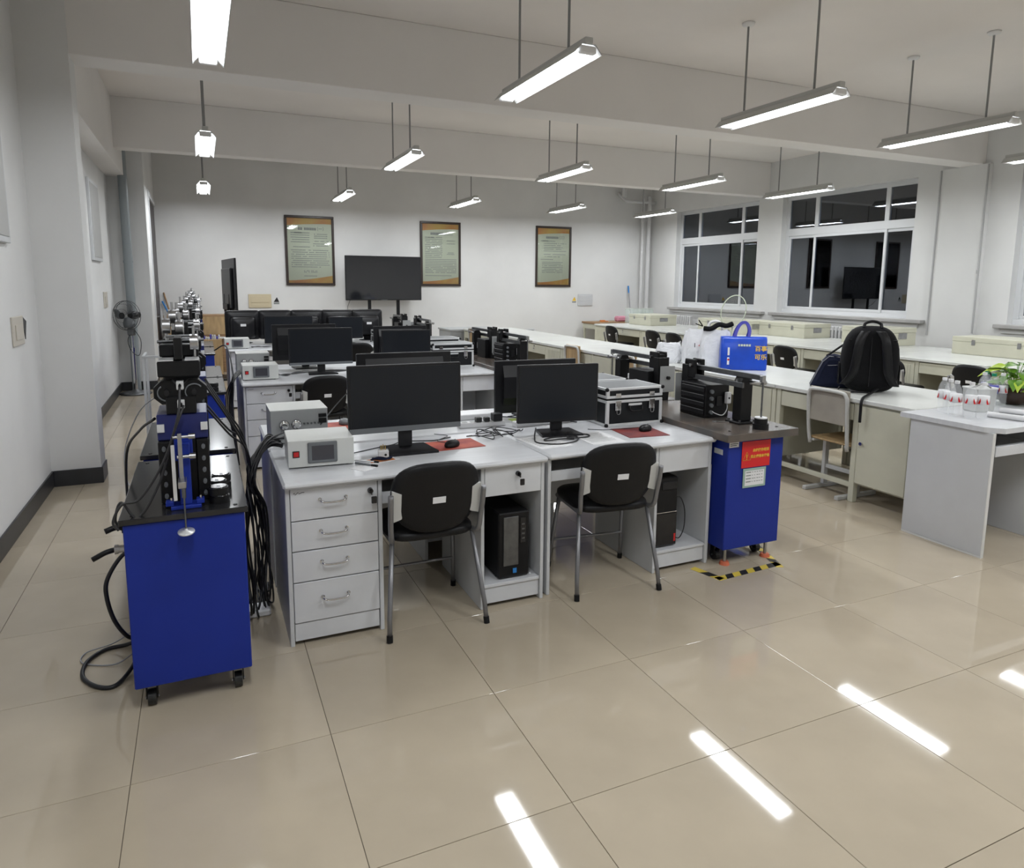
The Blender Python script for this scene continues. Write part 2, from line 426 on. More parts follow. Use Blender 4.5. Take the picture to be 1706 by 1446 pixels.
# pendant lamps --------------------------------------------------
def make_lamp():
    t = thing('pendant_lamp', '', 'lamp')
    L = 0.64                      # half length (y)
    # reflector hood: trapezoid cross-section shell, open below
    hood = MB(); prof_o = [(-.098, 0), (-.048, .058), (.048, .058), (.098, 0)]; prof_i = [(-.094, 0.0), (-.045, .054), (.045, .054), (.094, 0.0)]
    po = prof_o + prof_i[::-1]
    A = hood.ring([(x, -L, z) for x, z in po]); B = hood.ring([(x, L, z) for x, z in po]); hood.bridge(A, B, smooth=False)
    for k in range(3):
        hood.face((A[k], A[k+1], A[6-k], A[7-k])); hood.face((B[k+1], B[k], B[7-k], B[6-k]))
    hood.build('reflector', 'lampgray', t)
    inn = MB()
    A = inn.ring([(x*.985, -L+.001, z-.0008) for x, z in prof_i]); B = inn.ring([(x*.985, L-.001, z-.0008) for x, z in prof_i]); inn.bridge(B, A, smooth=False, closed=False); inn.build('reflector_lining', 'lampwhite', t)
    MB().box(-.028, .028, -L-.005, L+.005, .0585, .095, .004).build('ballast_housing', 'lampgray', t)
    for s in (-1, 1):
        MB().box(-.055, .055, s*(L-.02)-.022, s*(L-.02)+.022, .002, .046, .006).build('end_cap', 'lampwhite', t)
    for x in (-.038, .038):
        MB().cyl((x, -L+.045, .022), (x, L-.045, .022), .014, n=10).build('tube', 'tube_on', t)
    H = ZC-2.97
    for s in (-1, 1):
        r = MB().cyl((0, s*.38, .095), (0, s*.38, H-.03), .009, n=8).build('suspension_rod', 'rod', t)
        MB().lathe([(.012, 0), (.05, .012), (.055, .03)], 0, s*.38, H-.031, n=14).build('ceiling_cup', 'lampwhite', r)
    return t
lamp0 = make_lamp()
COLX = [-0.215, 1.91, 4.06, 6.14, 8.17]; ROWY = [2.26, 5.98, 9.72, -1.50]
names = ['nearest row', 'second row', 'third row, farthest', 'row overhead']
cols = ['over the left aisle, leftmost', 'second from the left', 'in the middle column', 'fourth from the left', 'rightmost, near the windows']
first = True
for rj, yy in enumerate(ROWY):
    for ci, xx in enumerate(COLX):
        lab = 'white twin tube pendant lamp, %s, %s' % (names[rj], cols[ci])
        if first: o = lamp0; o.location = (xx, yy, 2.97); o['label'] = lab; o['group'] = 'pendant lamps'; first = False
        else: o = dup(lamp0, (xx, yy, 2.97), 0, lab, 'pendant lamps')
        ld = bpy.data.lights.new('lamp_light', 'AREA'); ld.shape = 'RECTANGLE'; ld.size = 0.17; ld.size_y = 1.2
        ld.energy = LAMP_W; ld.color = (0.93, 0.965, 1.0)
        lo = bpy.data.objects.new('lamp_light', ld); C.objects.link(lo); lo.parent = o; lo.location = (0, 0, 0.003)
# wall services
o = MB().cyl((-1.24, 8.86, 0.0), (-1.24, 8.86, ZC), .058, n=16).cyl((-1.24, 8.86, 1.82), (-1.24, 8.86, 1.85), .064, n=16).build('drain_pipe', 'pvc'); tag(o, 'thick grey vertical pipe in the far left corner behind the fan', 'pipe')
for (x_, r_, lab) in ((8.93, .035, 'thinner white heating pipe in the far right corner'), (9.10, .05, 'thicker white heating pipe in the far right corner')):
    o = MB().cyl((x_, 11.2, 0), (x_, 11.2, 3.55), r_, n=12).build('heating_pipe', 'pipe_white'); tag(o, lab, 'pipe')
o = MB().tube(cat([(8.35, 11.33, 3.60), (8.42, 11.2, 3.45), (8.6, 11.2, 3.42), (9.25, 11.2, 3.42)], 5), .035, 8).cyl((8.35, 11.1, 3.5), (8.35, 11.1, 3.72), .05, n=10).build('heating_pipe', 'pipe_white'); tag(o, 'short horizontal white pipe elbow below the ceiling in the far right corner', 'pipe')
o = MB().box(XR-.078, XR-.061, 4.40, 4.416, .90, 3.18).box(XR-.078, XR-.061, 4.40, 4.42, .88, .90).build('cable_conduit', 'conduit'); tag(o, 'thin grey cable conduit running down beside the middle window', 'conduit')
o = MB().box(XR-.078, XR-.061, 3.755, 3.772, .95, 3.18).box(XR-.088, XR-.061, 3.75, 3.78, 1.75, 1.8, .003).build('cable_conduit', 'conduit'); tag(o, 'thin grey cable conduit running straight down at the near edge of the pier', 'conduit')
def radiator(y0, y1, lab):
    t = thing('radiator', lab, 'radiator', (XR-.14, y0, 0))
    n = int((y1-y0)/.07)
    for k in range(n):
        MB().box(-.045, .045, k*.07+.004, k*.07+.046, .24, .92, .015).build('radiator_fin', 'radiator', t)
    MB().cyl((0, 0.0, .30), (0, n*.07-.02, .30), .02, n=8).cyl((0, 0.0, .86), (0, n*.07-.02, .86), .02, n=8).build('manifold', 'radiator', t)
    MB().cyl((.0, .02, .0), (.0, .02, .24), .018, n=8).cyl((.0, n*.07-.05, .0), (.0, n*.07-.05, .24), .018, n=8).build('radiator_foot', 'radiator', t)
radiator(9.62, 10.85, 'white column radiator under the far window'); radiator(5.45, 6.6, 'white column radiator under the middle window')
# left wall switch plates
def switchplate(x, y, z, w, h, lab, sticker=True):
    t = thing('wall_switch', lab, 'switch', (x, y, z))
    MB().box(0, .012, -w/2, w/2, -h/2, h/2, .003).build('switch_plate', 'switch', t)
    MB().box(.012, .018, -w*.3, w*.3, -h*.30, h*.22, .002).build('rocker', 'switch', t)
    return t
switchplate(XL, 3.17, 1.24, .29, .19, 'large beige switch plate on the near left wall')
o = MB().prism([(3.335, 1.33), (3.45, 1.29), (3.39, 1.17)], 'x', XL, XL+.004).build('warning_sticker', 'tapeblack'); tag(o, 'black triangular sticker beside the switch on the near left wall', 'sticker')
switchplate(XL, 7.9, 1.33, .34, .2, 'small beige switch plate on the left wall near the fan')
# posters ----------------------------------------------------------
def poster(x0, x1, z0, z1, num, lab, rows):
    y = YB; t = thing('framed_notice', lab, 'poster', ((x0+x1)/2, y, (z0+z1)/2), 0, 'framed notices on the back wall')
    w, h = (x1-x0)/2, (z1-z0)/2; f = .045
    fr = MB().box(-w, w, -.035, 0, h-f, h, .006).box(-w, w, -.035, 0, -h, -h+f, .006).box(-w, -w+f, -.035, 0, -h+f, h-f, .006).box(w-f, w, -.035, 0, -h+f, h-f, .006)
    fr.build('picture_frame', 'frame_dark', t)
    MB().box(-w+f, w-f, -.012, 0, -h+f, h-f).build('sheet', 'poster', t)
    iw = w-f; ih = h-f
    top = [(-iw, ih), (iw, ih), (iw, ih-.10)] + [(iw*(1-2*k/8), ih-.095-.045*(k/8)**2) for k in range(1, 9)]
    bot = [(-iw, -ih), (iw, -ih), (iw, -ih+.14)] + [(iw*(1-2*k/8), -ih+.14-.09*math.sin(k/8*PI/2)) for k in range(1, 9)]
    MB().prism(top, 'y', -.0135, -.012).build('colour_band', 'poster_orange', t); MB().prism(bot, 'y', -.0135, -.012).build('colour_band', 'poster_orange', t)
    text('（' + num + '）', .075, flat((.20, -.014, ih-.195), (0, -1, 0)), 'ink_gray', t, 'title_number', bold=.001)
    rnd = random.Random(num)
    tt = MB()
    def dashes(xa, xb, z, hh, gap=.012):
        x = xa
        while x < xb-.01:
            ww = rnd.uniform(.016, .026); 
            if rnd.random() > .08: tt.box(x, min(x+ww, xb), -.0135, -.012, z-hh/2, z+hh/2)
            x += ww + .006
    dashes(-.21, .12, ih-.195, .048); dashes(-iw+.13, -iw+.26, ih-.27, .022)
    for (xa, xb, z) in rows: dashes(xa*iw, xb*iw, z*ih, .014)
    tt.build('print', 'ink_gray', t)
    MB().box(-iw, iw, -.022, -.020, -ih, ih).build('glazing', 'glazing', t)
    return t
m_ = bpy.data.materials.new('glazing'); m_.use_nodes = True; MT['glazing'] = m_
nt = m_.node_tree; nt.nodes.clear(); o_ = nt.nodes.new('ShaderNodeOutputMaterial'); mx = nt.nodes.new('ShaderNodeMixShader'); fr_ = nt.nodes.new('ShaderNodeFresnel'); fr_.inputs[0].default_value = 1.45
gl = nt.nodes.new('ShaderNodeBsdfGlossy'); gl.inputs['Roughness'].default_value = .02; tr = nt.nodes.new('ShaderNodeBsdfTransparent')
nt.links.new(fr_.outputs[0], mx.inputs[0]); nt.links.new(tr.outputs[0], mx.inputs[1]); nt.links.new(gl.outputs[0], mx.inputs[2]); nt.links.new(mx.outputs[0], o_.inputs[0])
r1 = [(-.85, .0, .55-.07*k) for k in range(5)] + [(-.75, .0, .12)] + [(-.85, .88, .02-.065*k) for k in range(8)] + [(-.85, .5, -.50)] + [(-.3, .3, z) for z in (-.62, -.66, -.78)] + [(.15, .85, z) for z in (.30, .22, .16)] + [(.2, .8, z) for z in (.52, .46, .40)]
r2 = [(-.85, .1, .55-.06*k) for k in range(12)] + [(-.85, .88, -.18-.055*k) for k in range(9)] + [(-.85, .6, -.72)] + [(.35, .8, z) for z in (.45, .35, .0, .05)]
r3 = [(-.8, .1, .55), (-.6, .8, .47), (-.6, .5, .40), (-.6, .6, .33), (-.6, .5, .27), (-.6, .8, .20), (-.6, .8, .08), (-.6, .4, .0), (-.8, .0, -.10)] + [(-.7, .6, -.2-.06*k) for k in range(7)]
poster(1.14, 2.04, 1.51, 2.80, '一', 'framed notice numbered one in brackets, left of the wall television', r1)
poster(3.74, 4.60, 1.51, 2.80, '二', 'framed notice numbered two in brackets, right of the wall television', r2)
poster(6.32, 7.19, 1.51, 2.81, '三', 'framed notice numbered three in brackets, farthest right on the back wall', r3)
# breaker covers
def breaker(x, z, w, h, m, lab):
    t = thing('breaker_panel', lab, 'breaker box', (x, YB, z))
    MB().box(-w/2, w/2, -.02, 0, -h/2, h/2, .005).build('cover', m, t)
    MB().box(-w*.4, w*.4, -.027, -.02, -h*.12, h*.36, .003).build('flap', m, t)
    MB().box(-w*.4, w*.4, -.023, -.02, -h*.38, -h*.16, .002).build('lower_flap', m, t)
breaker(.66, 1.22, .40, .25, 'breaker', 'yellowish breaker panel on the back wall left of the notices')
breaker(7.58, 1.22, .38, .26, 'lam_side', 'grey-white breaker panel on the back wall below the third notice')
for (x, m, lab) in ((.95, 'tapeblack', 'black triangular warning sticker beside the yellowish breaker panel'), (7.30, 'yellow', 'small yellow warning sticker beside the grey-white breaker panel')):
    t = thing('warning_sticker', lab, 'sticker', (x, YB, 1.22))
    MB().prism([(-.05, -.02), (.05, -.02), (.01, .07)], 'y', -.003, 0).build('triangle', m if m != 'yellow' else 'gold', t)
    MB().box(-.05, .05, -.003, 0, -.06, -.03).build('caption_strip', 'ink_gray', t)
t = thing('wall_socket_strip', 'small grey socket strip low on the back wall', 'socket', (6.22, YB, .56)); MB().box(-.1, .1, -.02, 0, -.035, .035, .004).build('strip_body', 'lam_side', t); MB().box(-.07, .07, -.024, -.02, -.015, .015, .002).build('strip_face', 'box_gray', t)
# ================================================================= DESKS
TH = 0.74
def handle(parent, x, z, y=0):
    b = MB(); b.tube(cat([(x-.055, y, z+.004), (x-.052, y-.022, z), (x-.03, y-.028, z-.006), (x+.03, y-.028, z-.006), (x+.052, y-.022, z), (x+.055, y, z+.004)], 3), .0045, 6)
    for s in (-1, 1): b.cyl((x+s*.055, y, z+.004), (x+s*.055, y-.004, z+.004), .008, n=8)
    return b.build('handle', 'chrome', parent)
def lock(parent, x, z, keyed=True):
    MB().cyl((x, 0, z), (x, -.018, z), .013, .011, n=10).cyl((x, -.018, z), (x, -.02, z), .008, n=8).build('lock', 'black_gloss', parent)
    if keyed: MB().box(x-.002, x+.002, -.034, -.018, z-.012, z+.006).box(x-.002, x+.022, -.036, -.030, z-.052, z-.020, .003).build('key', 'black_gloss', parent)
def desk(loc, w, kind, label, rz=0, group=None, knob=True):
    t = thing('office_desk', label, 'desk', loc, rz, group); d = .615
    MB().box(-.004, w+.0, -.035, d, TH-.028, TH, .010).build('desktop', 'laminate', t)
    pan = lambda x, y0=0.0: MB().box(x, x+.018, y0, d-.02, 0, TH-.029, .002).build('side_panel', 'lam_side', t)
    pan(.006); pan(w-.024)
    MB().box(.025, w-.025, d-.06, d-.045, .28, TH-.03).build('back_panel', 'lam_side', t)
    top = TH-.035
    if kind == 'A':      # four drawers at left, knee, pedestal with bay right
        k0, k1 = .40, .89
        pan(k0); pan(k1)
        zs = [(.565, top), (.430, .560), (.290, .425), (.105, .285)]
        for i, (a, b) in enumerate(zs):
            dr_ = MB().box(.027, k0-.003, 0.0, .016, a, b, .002).build('drawer', 'laminate', t); handle(dr_, (.027+k0)/2-.01, (a+b)/2+.012)
            if i == 0 and knob: lock(dr_, k0-.035, b-.040)
        MB().box(.027, k0-.003, .006, .020, .02, .10, .002).build('plinth', 'laminate', t)
        MB().box(.027, k0-.003, .03, d-.07, .10, top-.01).build('carcass', 'lam_side', t)
    else:
        k0, k1 = .006, .66 if w < 1.1 else .74
        pan(k1)
    # keyboard tray
    MB().box(k0+.02, k1-.001, .04, .36, .605, .617).box(k0+.02, k1-.001, .03, .04, .585, .640, .002).build('keyboard_tray', 'laminate', t)
    # right pedestal
    dz = .565
    dr_ = MB().box(k1+.020, w-.026, 0.0, .016, dz, top, .002).build('drawer', 'laminate', t)
    MB().box(k1+.020, w-.026, .02, d-.08, dz+.003, dz+.012).build('bay_roof', 'lam_side', t)
    if kind == 'A' and knob: lock(dr_, (k1+w)/2+.02, .665)
    MB().box(k1+.020, w-.026, .004, d-.07, .105, .12, .001).build('bay_shelf', 'laminate', t)
    MB().box(k1+.020, w-.026, .012, .024, .02, .104, .002).build('plinth', 'laminate', t)
    return t
ISL = [.66, 3.76, 6.86]
isn = ['nearest desk island', 'middle desk island', 'farthest desk island']
for k, y0 in enumerate(ISL):
    y1 = y0 + 1.255
    a = desk((-.065, y0, 0), 1.232, 'A', 'white laminate desk with four drawers at the left front of the %s' % isn[k], group='office desks')
    b = desk((1.185, y0+(.02 if k == 0 else 0), 0), 1.045, 'B', 'white laminate desk, one drawer and open bay, right front of the %s' % isn[k], rz=math.radians(.8) if k == 0 else 0, group='office desks')
    desk((1.165, y1, 0), 1.232, 'A', 'white laminate desk facing away at the left rear of the %s' % isn[k], rz=PI, group='office desks', knob=False)
    desk((2.225, y1, 0), 1.045, 'B', 'white laminate desk facing away at the right rear of the %s' % isn[k], rz=PI, group='office desks')
# scribbled mark on the top drawers
for y0 in ISL[:2]:
    b = MB(); b.tube([(-.025, y0-.001, .685), (-.02, y0-.001, .690), (-.018, y0-.001, .680), (-.005, y0-.001, .691), (-.003, y0-.001, .683), (.012, y0-.001, .689), (.02, y0-.001, .688)], .0012, 4)
    o = b.build('pen_scribble', 'ink'); tag(o, 'small black pen scribble on the top drawer of the %s' % isn[ISL.index(y0)], 'mark')
# PC towers ---------------------------------------------------------
t = thing('computer_tower', 'black computer tower with grey front grille in the left open bay of the nearest island', 'computer', (.93, .69, .12))
MB().box(0, .165, 0, .40, .006, .34, .006).build('case', 'black', t)
MB().box(.025, .105, -.006, .0, .07, .32, .002).build('front_grille', 'steel_dark', t)
MB().box(.115, .145, -.004, 0, .18, .31, .001).build('port_panel', 'black_gloss', t)
for k in range(4): MB().box(.122, .138, -.006, -.004, .20+.024*k, .208+.024*k).build('port', 'steel_dark', t)
MB().box(.075, .095, -.0065, -.0055, .03, .055).build('sticker', 'bluesticker', t)['label'] = 'small bright blue sticker'
for x in (.02, .145):
    for y in (.03, .37): MB().cyl((x, y, 0), (x, y, .007), .01, n=8).build('foot', 'black', t)
t = thing('computer_tower', 'black computer tower with a bright band and red tag in the right open bay', 'computer', (1.875, .735, .12))
MB().box(0, .16, 0, .38, .006, .40, .008).build('case', 'black', t)
MB().box(.006, .154, -.006, 0, .20, .205, .001).build('chrome_band', 'chrome', t)
MB().box(.006, .154, -.006, 0, .01, .198, .003).build('lower_front', 'black_gloss', t)
MB().box(.135, .147, -.0075, -.0065, .03, .075).build('red_tag', 'red', t)['label'] = 'red brand tag'
MB().box(.05, .145, -.005, 0, .33, .375, .002).build('drive_bay', 'bezel', t)
for x in (.02, .14):
    for y in (.03, .35): MB().cyl((x, y, 0), (x, y, .007), .01, n=8).build('foot', 'black', t)
cable('power_lead', [(2.036, .75, .40), (2.06, .74, .39), (2.085, .735, .32), (2.085, .735, .22), (2.06, .74, .16), (2.037, .76, .16)], .003, 'cable', 'thin black lead looping beside the right computer tower')
# ================================================================= MONITORS
def monitor(loc, rz, w, h, zc, label, bezel='bezel', chin='bezel_gray', chin_h=.03, base=(.24, .19), tilt=0, back=False, thin=True):
    t = thing('monitor', label, 'monitor', loc, rz)
    z0, z1 = zc-h/2, zc+h/2
    hb = MB().box(-w/2, w/2, -.012, .012, z0, z1, .004)
    hb.prism([(.012, z0+.05), (.040, z0+.10), (.040, z1-.10), (.012, z1-.03)], 'x', -w/2+.05, w/2-.05)
    hb.build('housing', bezel, t)
    e = .012
    MB().box(-w/2+e, w/2-e, -.0135, -.012, z0+chin_h, z1-e).build('screen', 'screen', t)
    if chin: MB().box(-w/2+.002, w/2-.002, -.0145, -.012, z0+.002, z0+chin_h-.004, .001).build('chin', chin, t)
    MB().box(-.035, .035, .012, .032, .015, zc, .004).build('stand_neck', 'bezel', t)
    bw, bd = base
    MB().prism([(-bw/2, -bd*.55), (bw/2, -bd*.55), (bw/2-.02, bd*.45), (-bw/2+.02, bd*.45)], 'z', 0, .012).build('stand_base', 'bezel', t)
    return t
R_ = math.radians
monitor((.565, 1.02, TH), 0, .572, .335, .268, 'large black monitor with grey chin on the left front desk of the nearest island', chin_h=.032, base=(.27, .20))
monitor((.725, 1.62, TH), PI, .56, .34, .262, 'black monitor seen from behind over the large left monitor on the nearest island', chin=None)
monitor((1.455, 1.09, TH), R_(-8), .475, .325, .228, 'black monitor turned slightly right on the right front desk of the nearest island', chin=None, chin_h=.02, base=(.24, .18))
monitor((1.565, 1.60, TH), PI-R_(3), .55, .33, .195, 'black monitor seen from behind at the right rear of the nearest island', chin='bezel_gray')
monitor((.645, 4.20, TH), 0, .57, .335, .25, 'black monitor facing front on the left front desk of the middle island', chin_h=.028, base=(.26, .2))
monitor((.56, 4.66, TH), PI, .60, .345, .255, 'black monitor seen from behind at the left rear of the middle island', chin=None)
monitor((1.44, 4.18, TH), R_(-6), .47, .32, .225, 'black monitor facing front on the right front desk of the middle island', chin=None, chin_h=.02)
monitor((1.50, 4.62, TH), PI, .55, .345, .225, 'black monitor seen from behind at the right rear of the middle island', chin=None)
monitor((.71, 7.35, TH), 0, .62, .36, .205, 'black monitor facing front on the left front desk of the farthest island', chin=None, chin_h=.02)
monitor((1.465, 7.35, TH), 0, .46, .30, .215, 'small black monitor facing front on the right front desk of the farthest island', chin=None, chin_h=.02)
# thick-backed old monitors in a row
def old_monitor(loc, label, first=None):
    if first is not None: return dup(first, loc, 0, label, 'thick-backed monitors in a row')
    t = thing('old_monitor', label, 'monitor', loc, 0, 'thick-backed monitors in a row')
    w, h = .45, .40
    b = MB(); o = superel(w, h, 12, 24)
    b.rings(o, [(.02, .03), (.90, .03), (.99, .026), (1.0, .02), (1.0, -.012), (.93, -.03), (.78, -.055)], cz=.045+h/2)
    b.build('housing', 'bezel', t)
    # rear hump, narrower towards the back and lower on the screen
    hp = MB(); hp.rings(superel(.30, .27, 8, 24), [(1.12, -.045), (1.05, -.09), (.94, -.14), (.80, -.16), (.02, -.162)], cz=.045+h/2-.03); hp.build('rear_hump', 'bezel', t)
    MB().box(-.035, .035, -.1645, -.1625, .235, .268).build('sticker', 'paper', t)['label'] = 'small white inventory sticker'
    MB().box(-w/2+.03, w/2-.03, .030, .032, .045+.03, .045+h-.03).build('screen', 'screen', t)
    MB().box(-.05, .05, -.02, .02, .012, .06, .005).build('stand_neck', 'bezel', t)
    MB().lathe([(.001, 0), (.12, 0), (.12, .006), (.06, .014), (.02, .015)], 0, -.02, 0, 20).build('stand_base', 'bezel', t)
    return t
om = None
posn = ['leftmost', 'second from left', 'in the middle', 'second from right', 'rightmost']
for k in range(5):
    q = old_monitor((.165+.425*k, 7.86, TH), 'thick-backed black monitor seen from behind, %s of the row of five' % posn[k], om)
    om = om or q
# ================================================================= CHAIRS
def office_chair(label, group=None):
    # faces +y ; origin on floor below seat centre
    t = thing('office_chair', label, 'chair', (0,0,0), 0, group)
    sb = MB(); sb.rings(superel(.41, .42, 4.5, 32), [(.3, .0), (.85, .0), (.97, .006), (1.0, .018), (.99, .034), (.93, .046), (.7, .052), (.3, .05)])
    sb.tf(Matrix.Translation((0, .02, .425)) @ Matrix(((1,0,0,0),(0,0,1,0),(0,1,0,0),(0,0,0,1))))
    # flipping axes mirrors the winding: restore it
    sb.f = [f[::-1] for f in sb.f]
    sb.build('seat', 'chair_pad', t)
    ol = []
    for (u, v) in superel(.41, .335, 2.9, 36):
        k = 1.0 - .12*max(0, -v/.168)          # a bit narrower at the bottom
        ol.append((u*k, v))
    bb = MB(); bb.rings(ol, [(.3, .030), (.6, .030), (.85, .028), (.96, .022), (1.0, .010), (1.0, 0), (.975, -.010), (.85, -.014), (.6, -.016), (.3, -.016)], bend=.9)
    M = Matrix.Translation((0, -.225, .632)) @ Matrix.Rotation(R_(10), 4, 'X')
    bb.tf(M); bk = bb.build('backrest', 'chair_pad', t)
    lb = MB(); lb.box(-.03, .03, -.0185, -.0165, -.018, .012, .0004).tf(M); lb.build('label_sticker', 'paper', bk)
    for s in (-1, 1):
        # gray plastic ear where the tube meets the back
        eb = MB(); eb.prism([(.0, .075), (.045, .06), (.058, .0), (.045, -.06), (.0, -.075)], 'y', -.012, .004)
        if s > 0: eb.tf(Matrix(((-1,0,0,0),(0,1,0,0),(0,0,1,0),(0,0,0,1)))); eb.f = [f[::-1] for f in eb.f]
        eb.tf(M @ Matrix.Translation((s*.205, .022, -.03))); eb.build('back_bracket', 'lampgray', t)
        ub = MB(); ub.tube(cat([(s*.214, -.232, .665), (s*.213, -.222, .60), (s*.210, -.205, .53), (s*.205, -.19, .46), (s*.195, -.15, .435), (s*.19, .0, .428), (s*.19, .17, .428)], 4), .0125, 8); ub.build('side_frame', 'tube_gray', t)
        lg = MB(); lg.tube([(s*.19, -.14, .43), (s*.225, -.215, .10), (s*.23, -.23, .012)], .0115, 8); q = lg.build('leg', 'tube_gray', t)
        MB().cyl((s*.2305, -.232, .0), (s*.229, -.226, .03), .0145, n=8).build('foot_cap', 'black', q)
        lg = MB(); lg.tube([(s*.19, .14, .43), (s*.215, .20, .10), (s*.22, .215, .012)], .0115, 8); q = lg.build('leg', 'tube_gray', t)
        MB().cyl((s*.2205, .217, .0), (s*.219, .211, .03), .0145, n=8).build('foot_cap', 'black', q)
    MB().cyl((-.205, .18, .17), (.205, .18, .17), .008, n=8).build('stretcher', 'tube_gray', t); MB().cyl((-.19, .0, .428), (.19, .0, .428), .010, n=8).build('seat_bar', 'tube_gray', t)
    return t
ch = office_chair('black padded chair with grey tube legs at the left front desk, nearest island', 'black office chairs')
ch.location = (.575, .765, 0)
dup(ch, (1.56, .765, 0), R_(-7), 'black padded chair with torn white sticker at the right front desk, nearest island', 'black office chairs')
dup(ch, (.58, 3.83, 0), R_(4), 'black padded chair at the left front desk of the middle island', 'black office chairs')
dup(ch, (1.50, 6.95, 0), 0, 'black padded chair at the right front desk of the farthest island', 'black office chairs')
# chairs along the window bench
for (x, y, lab) in ((6.95, 8.94, 'farthest black chair, at the window bench near the corner table'), (6.95, 7.62, 'black chair second from the far end of the window bench'), (6.90, 6.97, 'black chair third from the far end of the window bench, behind the plastic bags'),
        (6.82, 4.50, 'black chair at the window bench between the blue bag and the backpack'), (6.82, 3.00, 'black chair at the window bench partly hidden behind the backpack'), (6.9, 2.12, 'black chair at the window bench behind the potted plant')):
    dup(ch, (x, y, 0), -PI/2, lab, 'black office chairs')
# ================================================================= BLUE CABINETS
def blue_cabinet(loc, label, w=.40, d=.85, h=.745, topm='blacktop', tt=.022, ov=.012, wheels=True, group='blue steel cabinets'):
    t = thing('equipment_cabinet', label, 'cabinet', loc, 0, group)
    zb = .10
    MB().box(-w/2, w/2, 0, d, zb, h-tt, .004).build('body', 'blue', t)
    MB().box(-w/2-ov, w/2+ov, -ov, d+ov, h-tt, h, .003).build('top', topm, t)
    for x in (-w/2+.05, w/2-.05):
        for y in (.06, d-.06):
            c_ = MB().box(x-.022, x+.022, y-.022, y+.022, .086, zb, .002).box(x-.020, x-.016, y-.014, y+.018, .03, .088).box(x+.016, x+.020, y-.014, y+.018, .03, .088).build('caster', 'black', t)
            MB().cyl((x-.014, y+.002, .03), (x+.014, y+.002, .03), .030, n=16).build('wheel', 'tapeblack' if wheels else 'caster_red', c_)
            MB().cyl((x-.024, y+.002, .03), (x+.024, y+.002, .03), .005, n=8).build('axle', 'steel', c_)
    for x in (-w/2+.03, w/2-.03):
        for y in (.03, d-.03): MB().cyl((x, y, h), (x, y, h+.002), .008, n=8).build('screw', 'black', t)
    return t
CX0 = -.430
C1 = blue_cabinet((CX0, .385, 0), 'nearest deep blue steel cabinet with black top in the left row')
for x, y, lab in ((CX0, 1.37, 'second deep blue cabinet with black top in the left row'), (CX0+.02, 3.33, 'third deep blue cabinet in the left row, beside the middle island'), (CX0+.02, 4.25, 'fourth deep blue cabinet in the left row, beside the middle island'), (CX0, 6.42, 'fifth deep blue cabinet in the left row, beside the farthest island'), (CX0, 7.40, 'farthest deep blue cabinet in the left row')):
    dup(C1, (x, y, 0), 0, lab)
t = thing('pneumatic_fitting', 'steel elbow fittings with black stubs on the left side of the nearest blue cabinet', 'fitting', (-.632, .50, .60))
MB().cyl((.002, 0, 0), (-.03, 0, 0), .014, n=8).cyl((-.028, 0, 0), (-.04, 0, 0), .018, n=8).build('connector', 'steel', t)
MB().tube(cat([(-.04, 0, 0), (-.07, -.01, -.004), (-.11, -.015, -.022)], 4), .010, 8).build('stub_hose', 'black', t)
t = thing('pneumatic_fitting', 'short black hose stub just under the top of the nearest blue cabinet', 'fitting', (-.632, .50, .675))
MB().tube(cat([(.002, 0, 0), (-.03, 0, .008), (-.065, -.01, .0)], 4), .011, 8).build('stub_hose', 'black', t); MB().cyl((.0, 0, 0), (-.012, 0, 0), .017, n=8).build('connector', 'black', t)
cable('air_hose', [(-.632, .80, .50), (-.69, .80, .46), (-.74, .80, .38), (-.75, .80, .31), (-.73, .80, .20), (-.69, .82, .11), (-.66, .90, .05), (-.71, .95, .010), (-.79, .94, .009), (-.845, .86, .009), (-.845, .74, .009), (-.785, .64, .009), (-.72, .62, .009), (-.67, .72, .02), (-.645, .78, .06)], .0085, 'cable', 'thick black hose looping to the floor left of the nearest blue cabinet', n=8, seg=8)
cable('thin_lead', [(-.635, .9, .12), (-.75, .95, .03), (-.86, .95, .006), (-.86, .86, .006), (-.74, .80, .006), (-.66, .84, .03)], .003, 'cable_gray', 'thin grey lead in a loop on the floor behind the hose', seg=8)
# right-hand cabinets
RC = []
def right_cabinet(x, y, label, signs=False):
    t = blue_cabinet((x, y, 0), label, w=.40, d=.93, h=.775, topm='graytop', tt=.042, ov=.055, wheels=True, group='blue steel cabinets')
    for o in list(t.children):
        if o.name.startswith('caster'):
            o.location.y = .06 if o.bound_box[0][1] < .3 else -.06
    for sx in (-1, 1):
        f = MB().cyl((sx*.15, .04, 0), (sx*.15, .04, .018), .030, .024, n=14).build('levelling_foot', 'caster_red', t)
        MB().cyl((sx*.15, .04, .018), (sx*.15, .04, .10), .009, n=8).build('threaded_rod', 'steel', f)
    return t
RX = 2.455
rc1 = right_cabinet(RX, .60, 'nearest deep blue cabinet with thick grey top and red warning sign, right of the desks')
sy = -.002
sg = MB().box(-.105, .10, sy-.002, sy, .565, .715, .0004).build('warning_sign', 'redsign', rc1); sg['label'] = 'red warning sign with yellow lettering'
M_ = lambda x, z: flat((x, sy-.0026, z), (0, -1, 0))
text('未经操作培训', .0195, M_(.030, .660), 'gold', sg, bold=.0007); text('禁止使用本设备', .0195, M_(.026, .625), 'gold', sg, bold=.0007)
tri = MB().tube([(-.098, sy-.003, .609), (-.042, sy-.003, .609), (-.070, sy-.003, .655), (-.098, sy-.003, .609)], .0012, 4); tri.build('triangle', 'gold', sg)
MB().box(-.073, -.067, sy-.004, sy-.002, .622, .641).box(-.073, -.067, sy-.004, sy-.002, .613, .618).build('exclamation_mark', 'gold', sg)
cf = MB().box(-.090, .075, sy-.004, sy, .450, .560, .001).build('card_holder', 'green_frame', rc1); cf['label'] = 'pale green framed card holder'
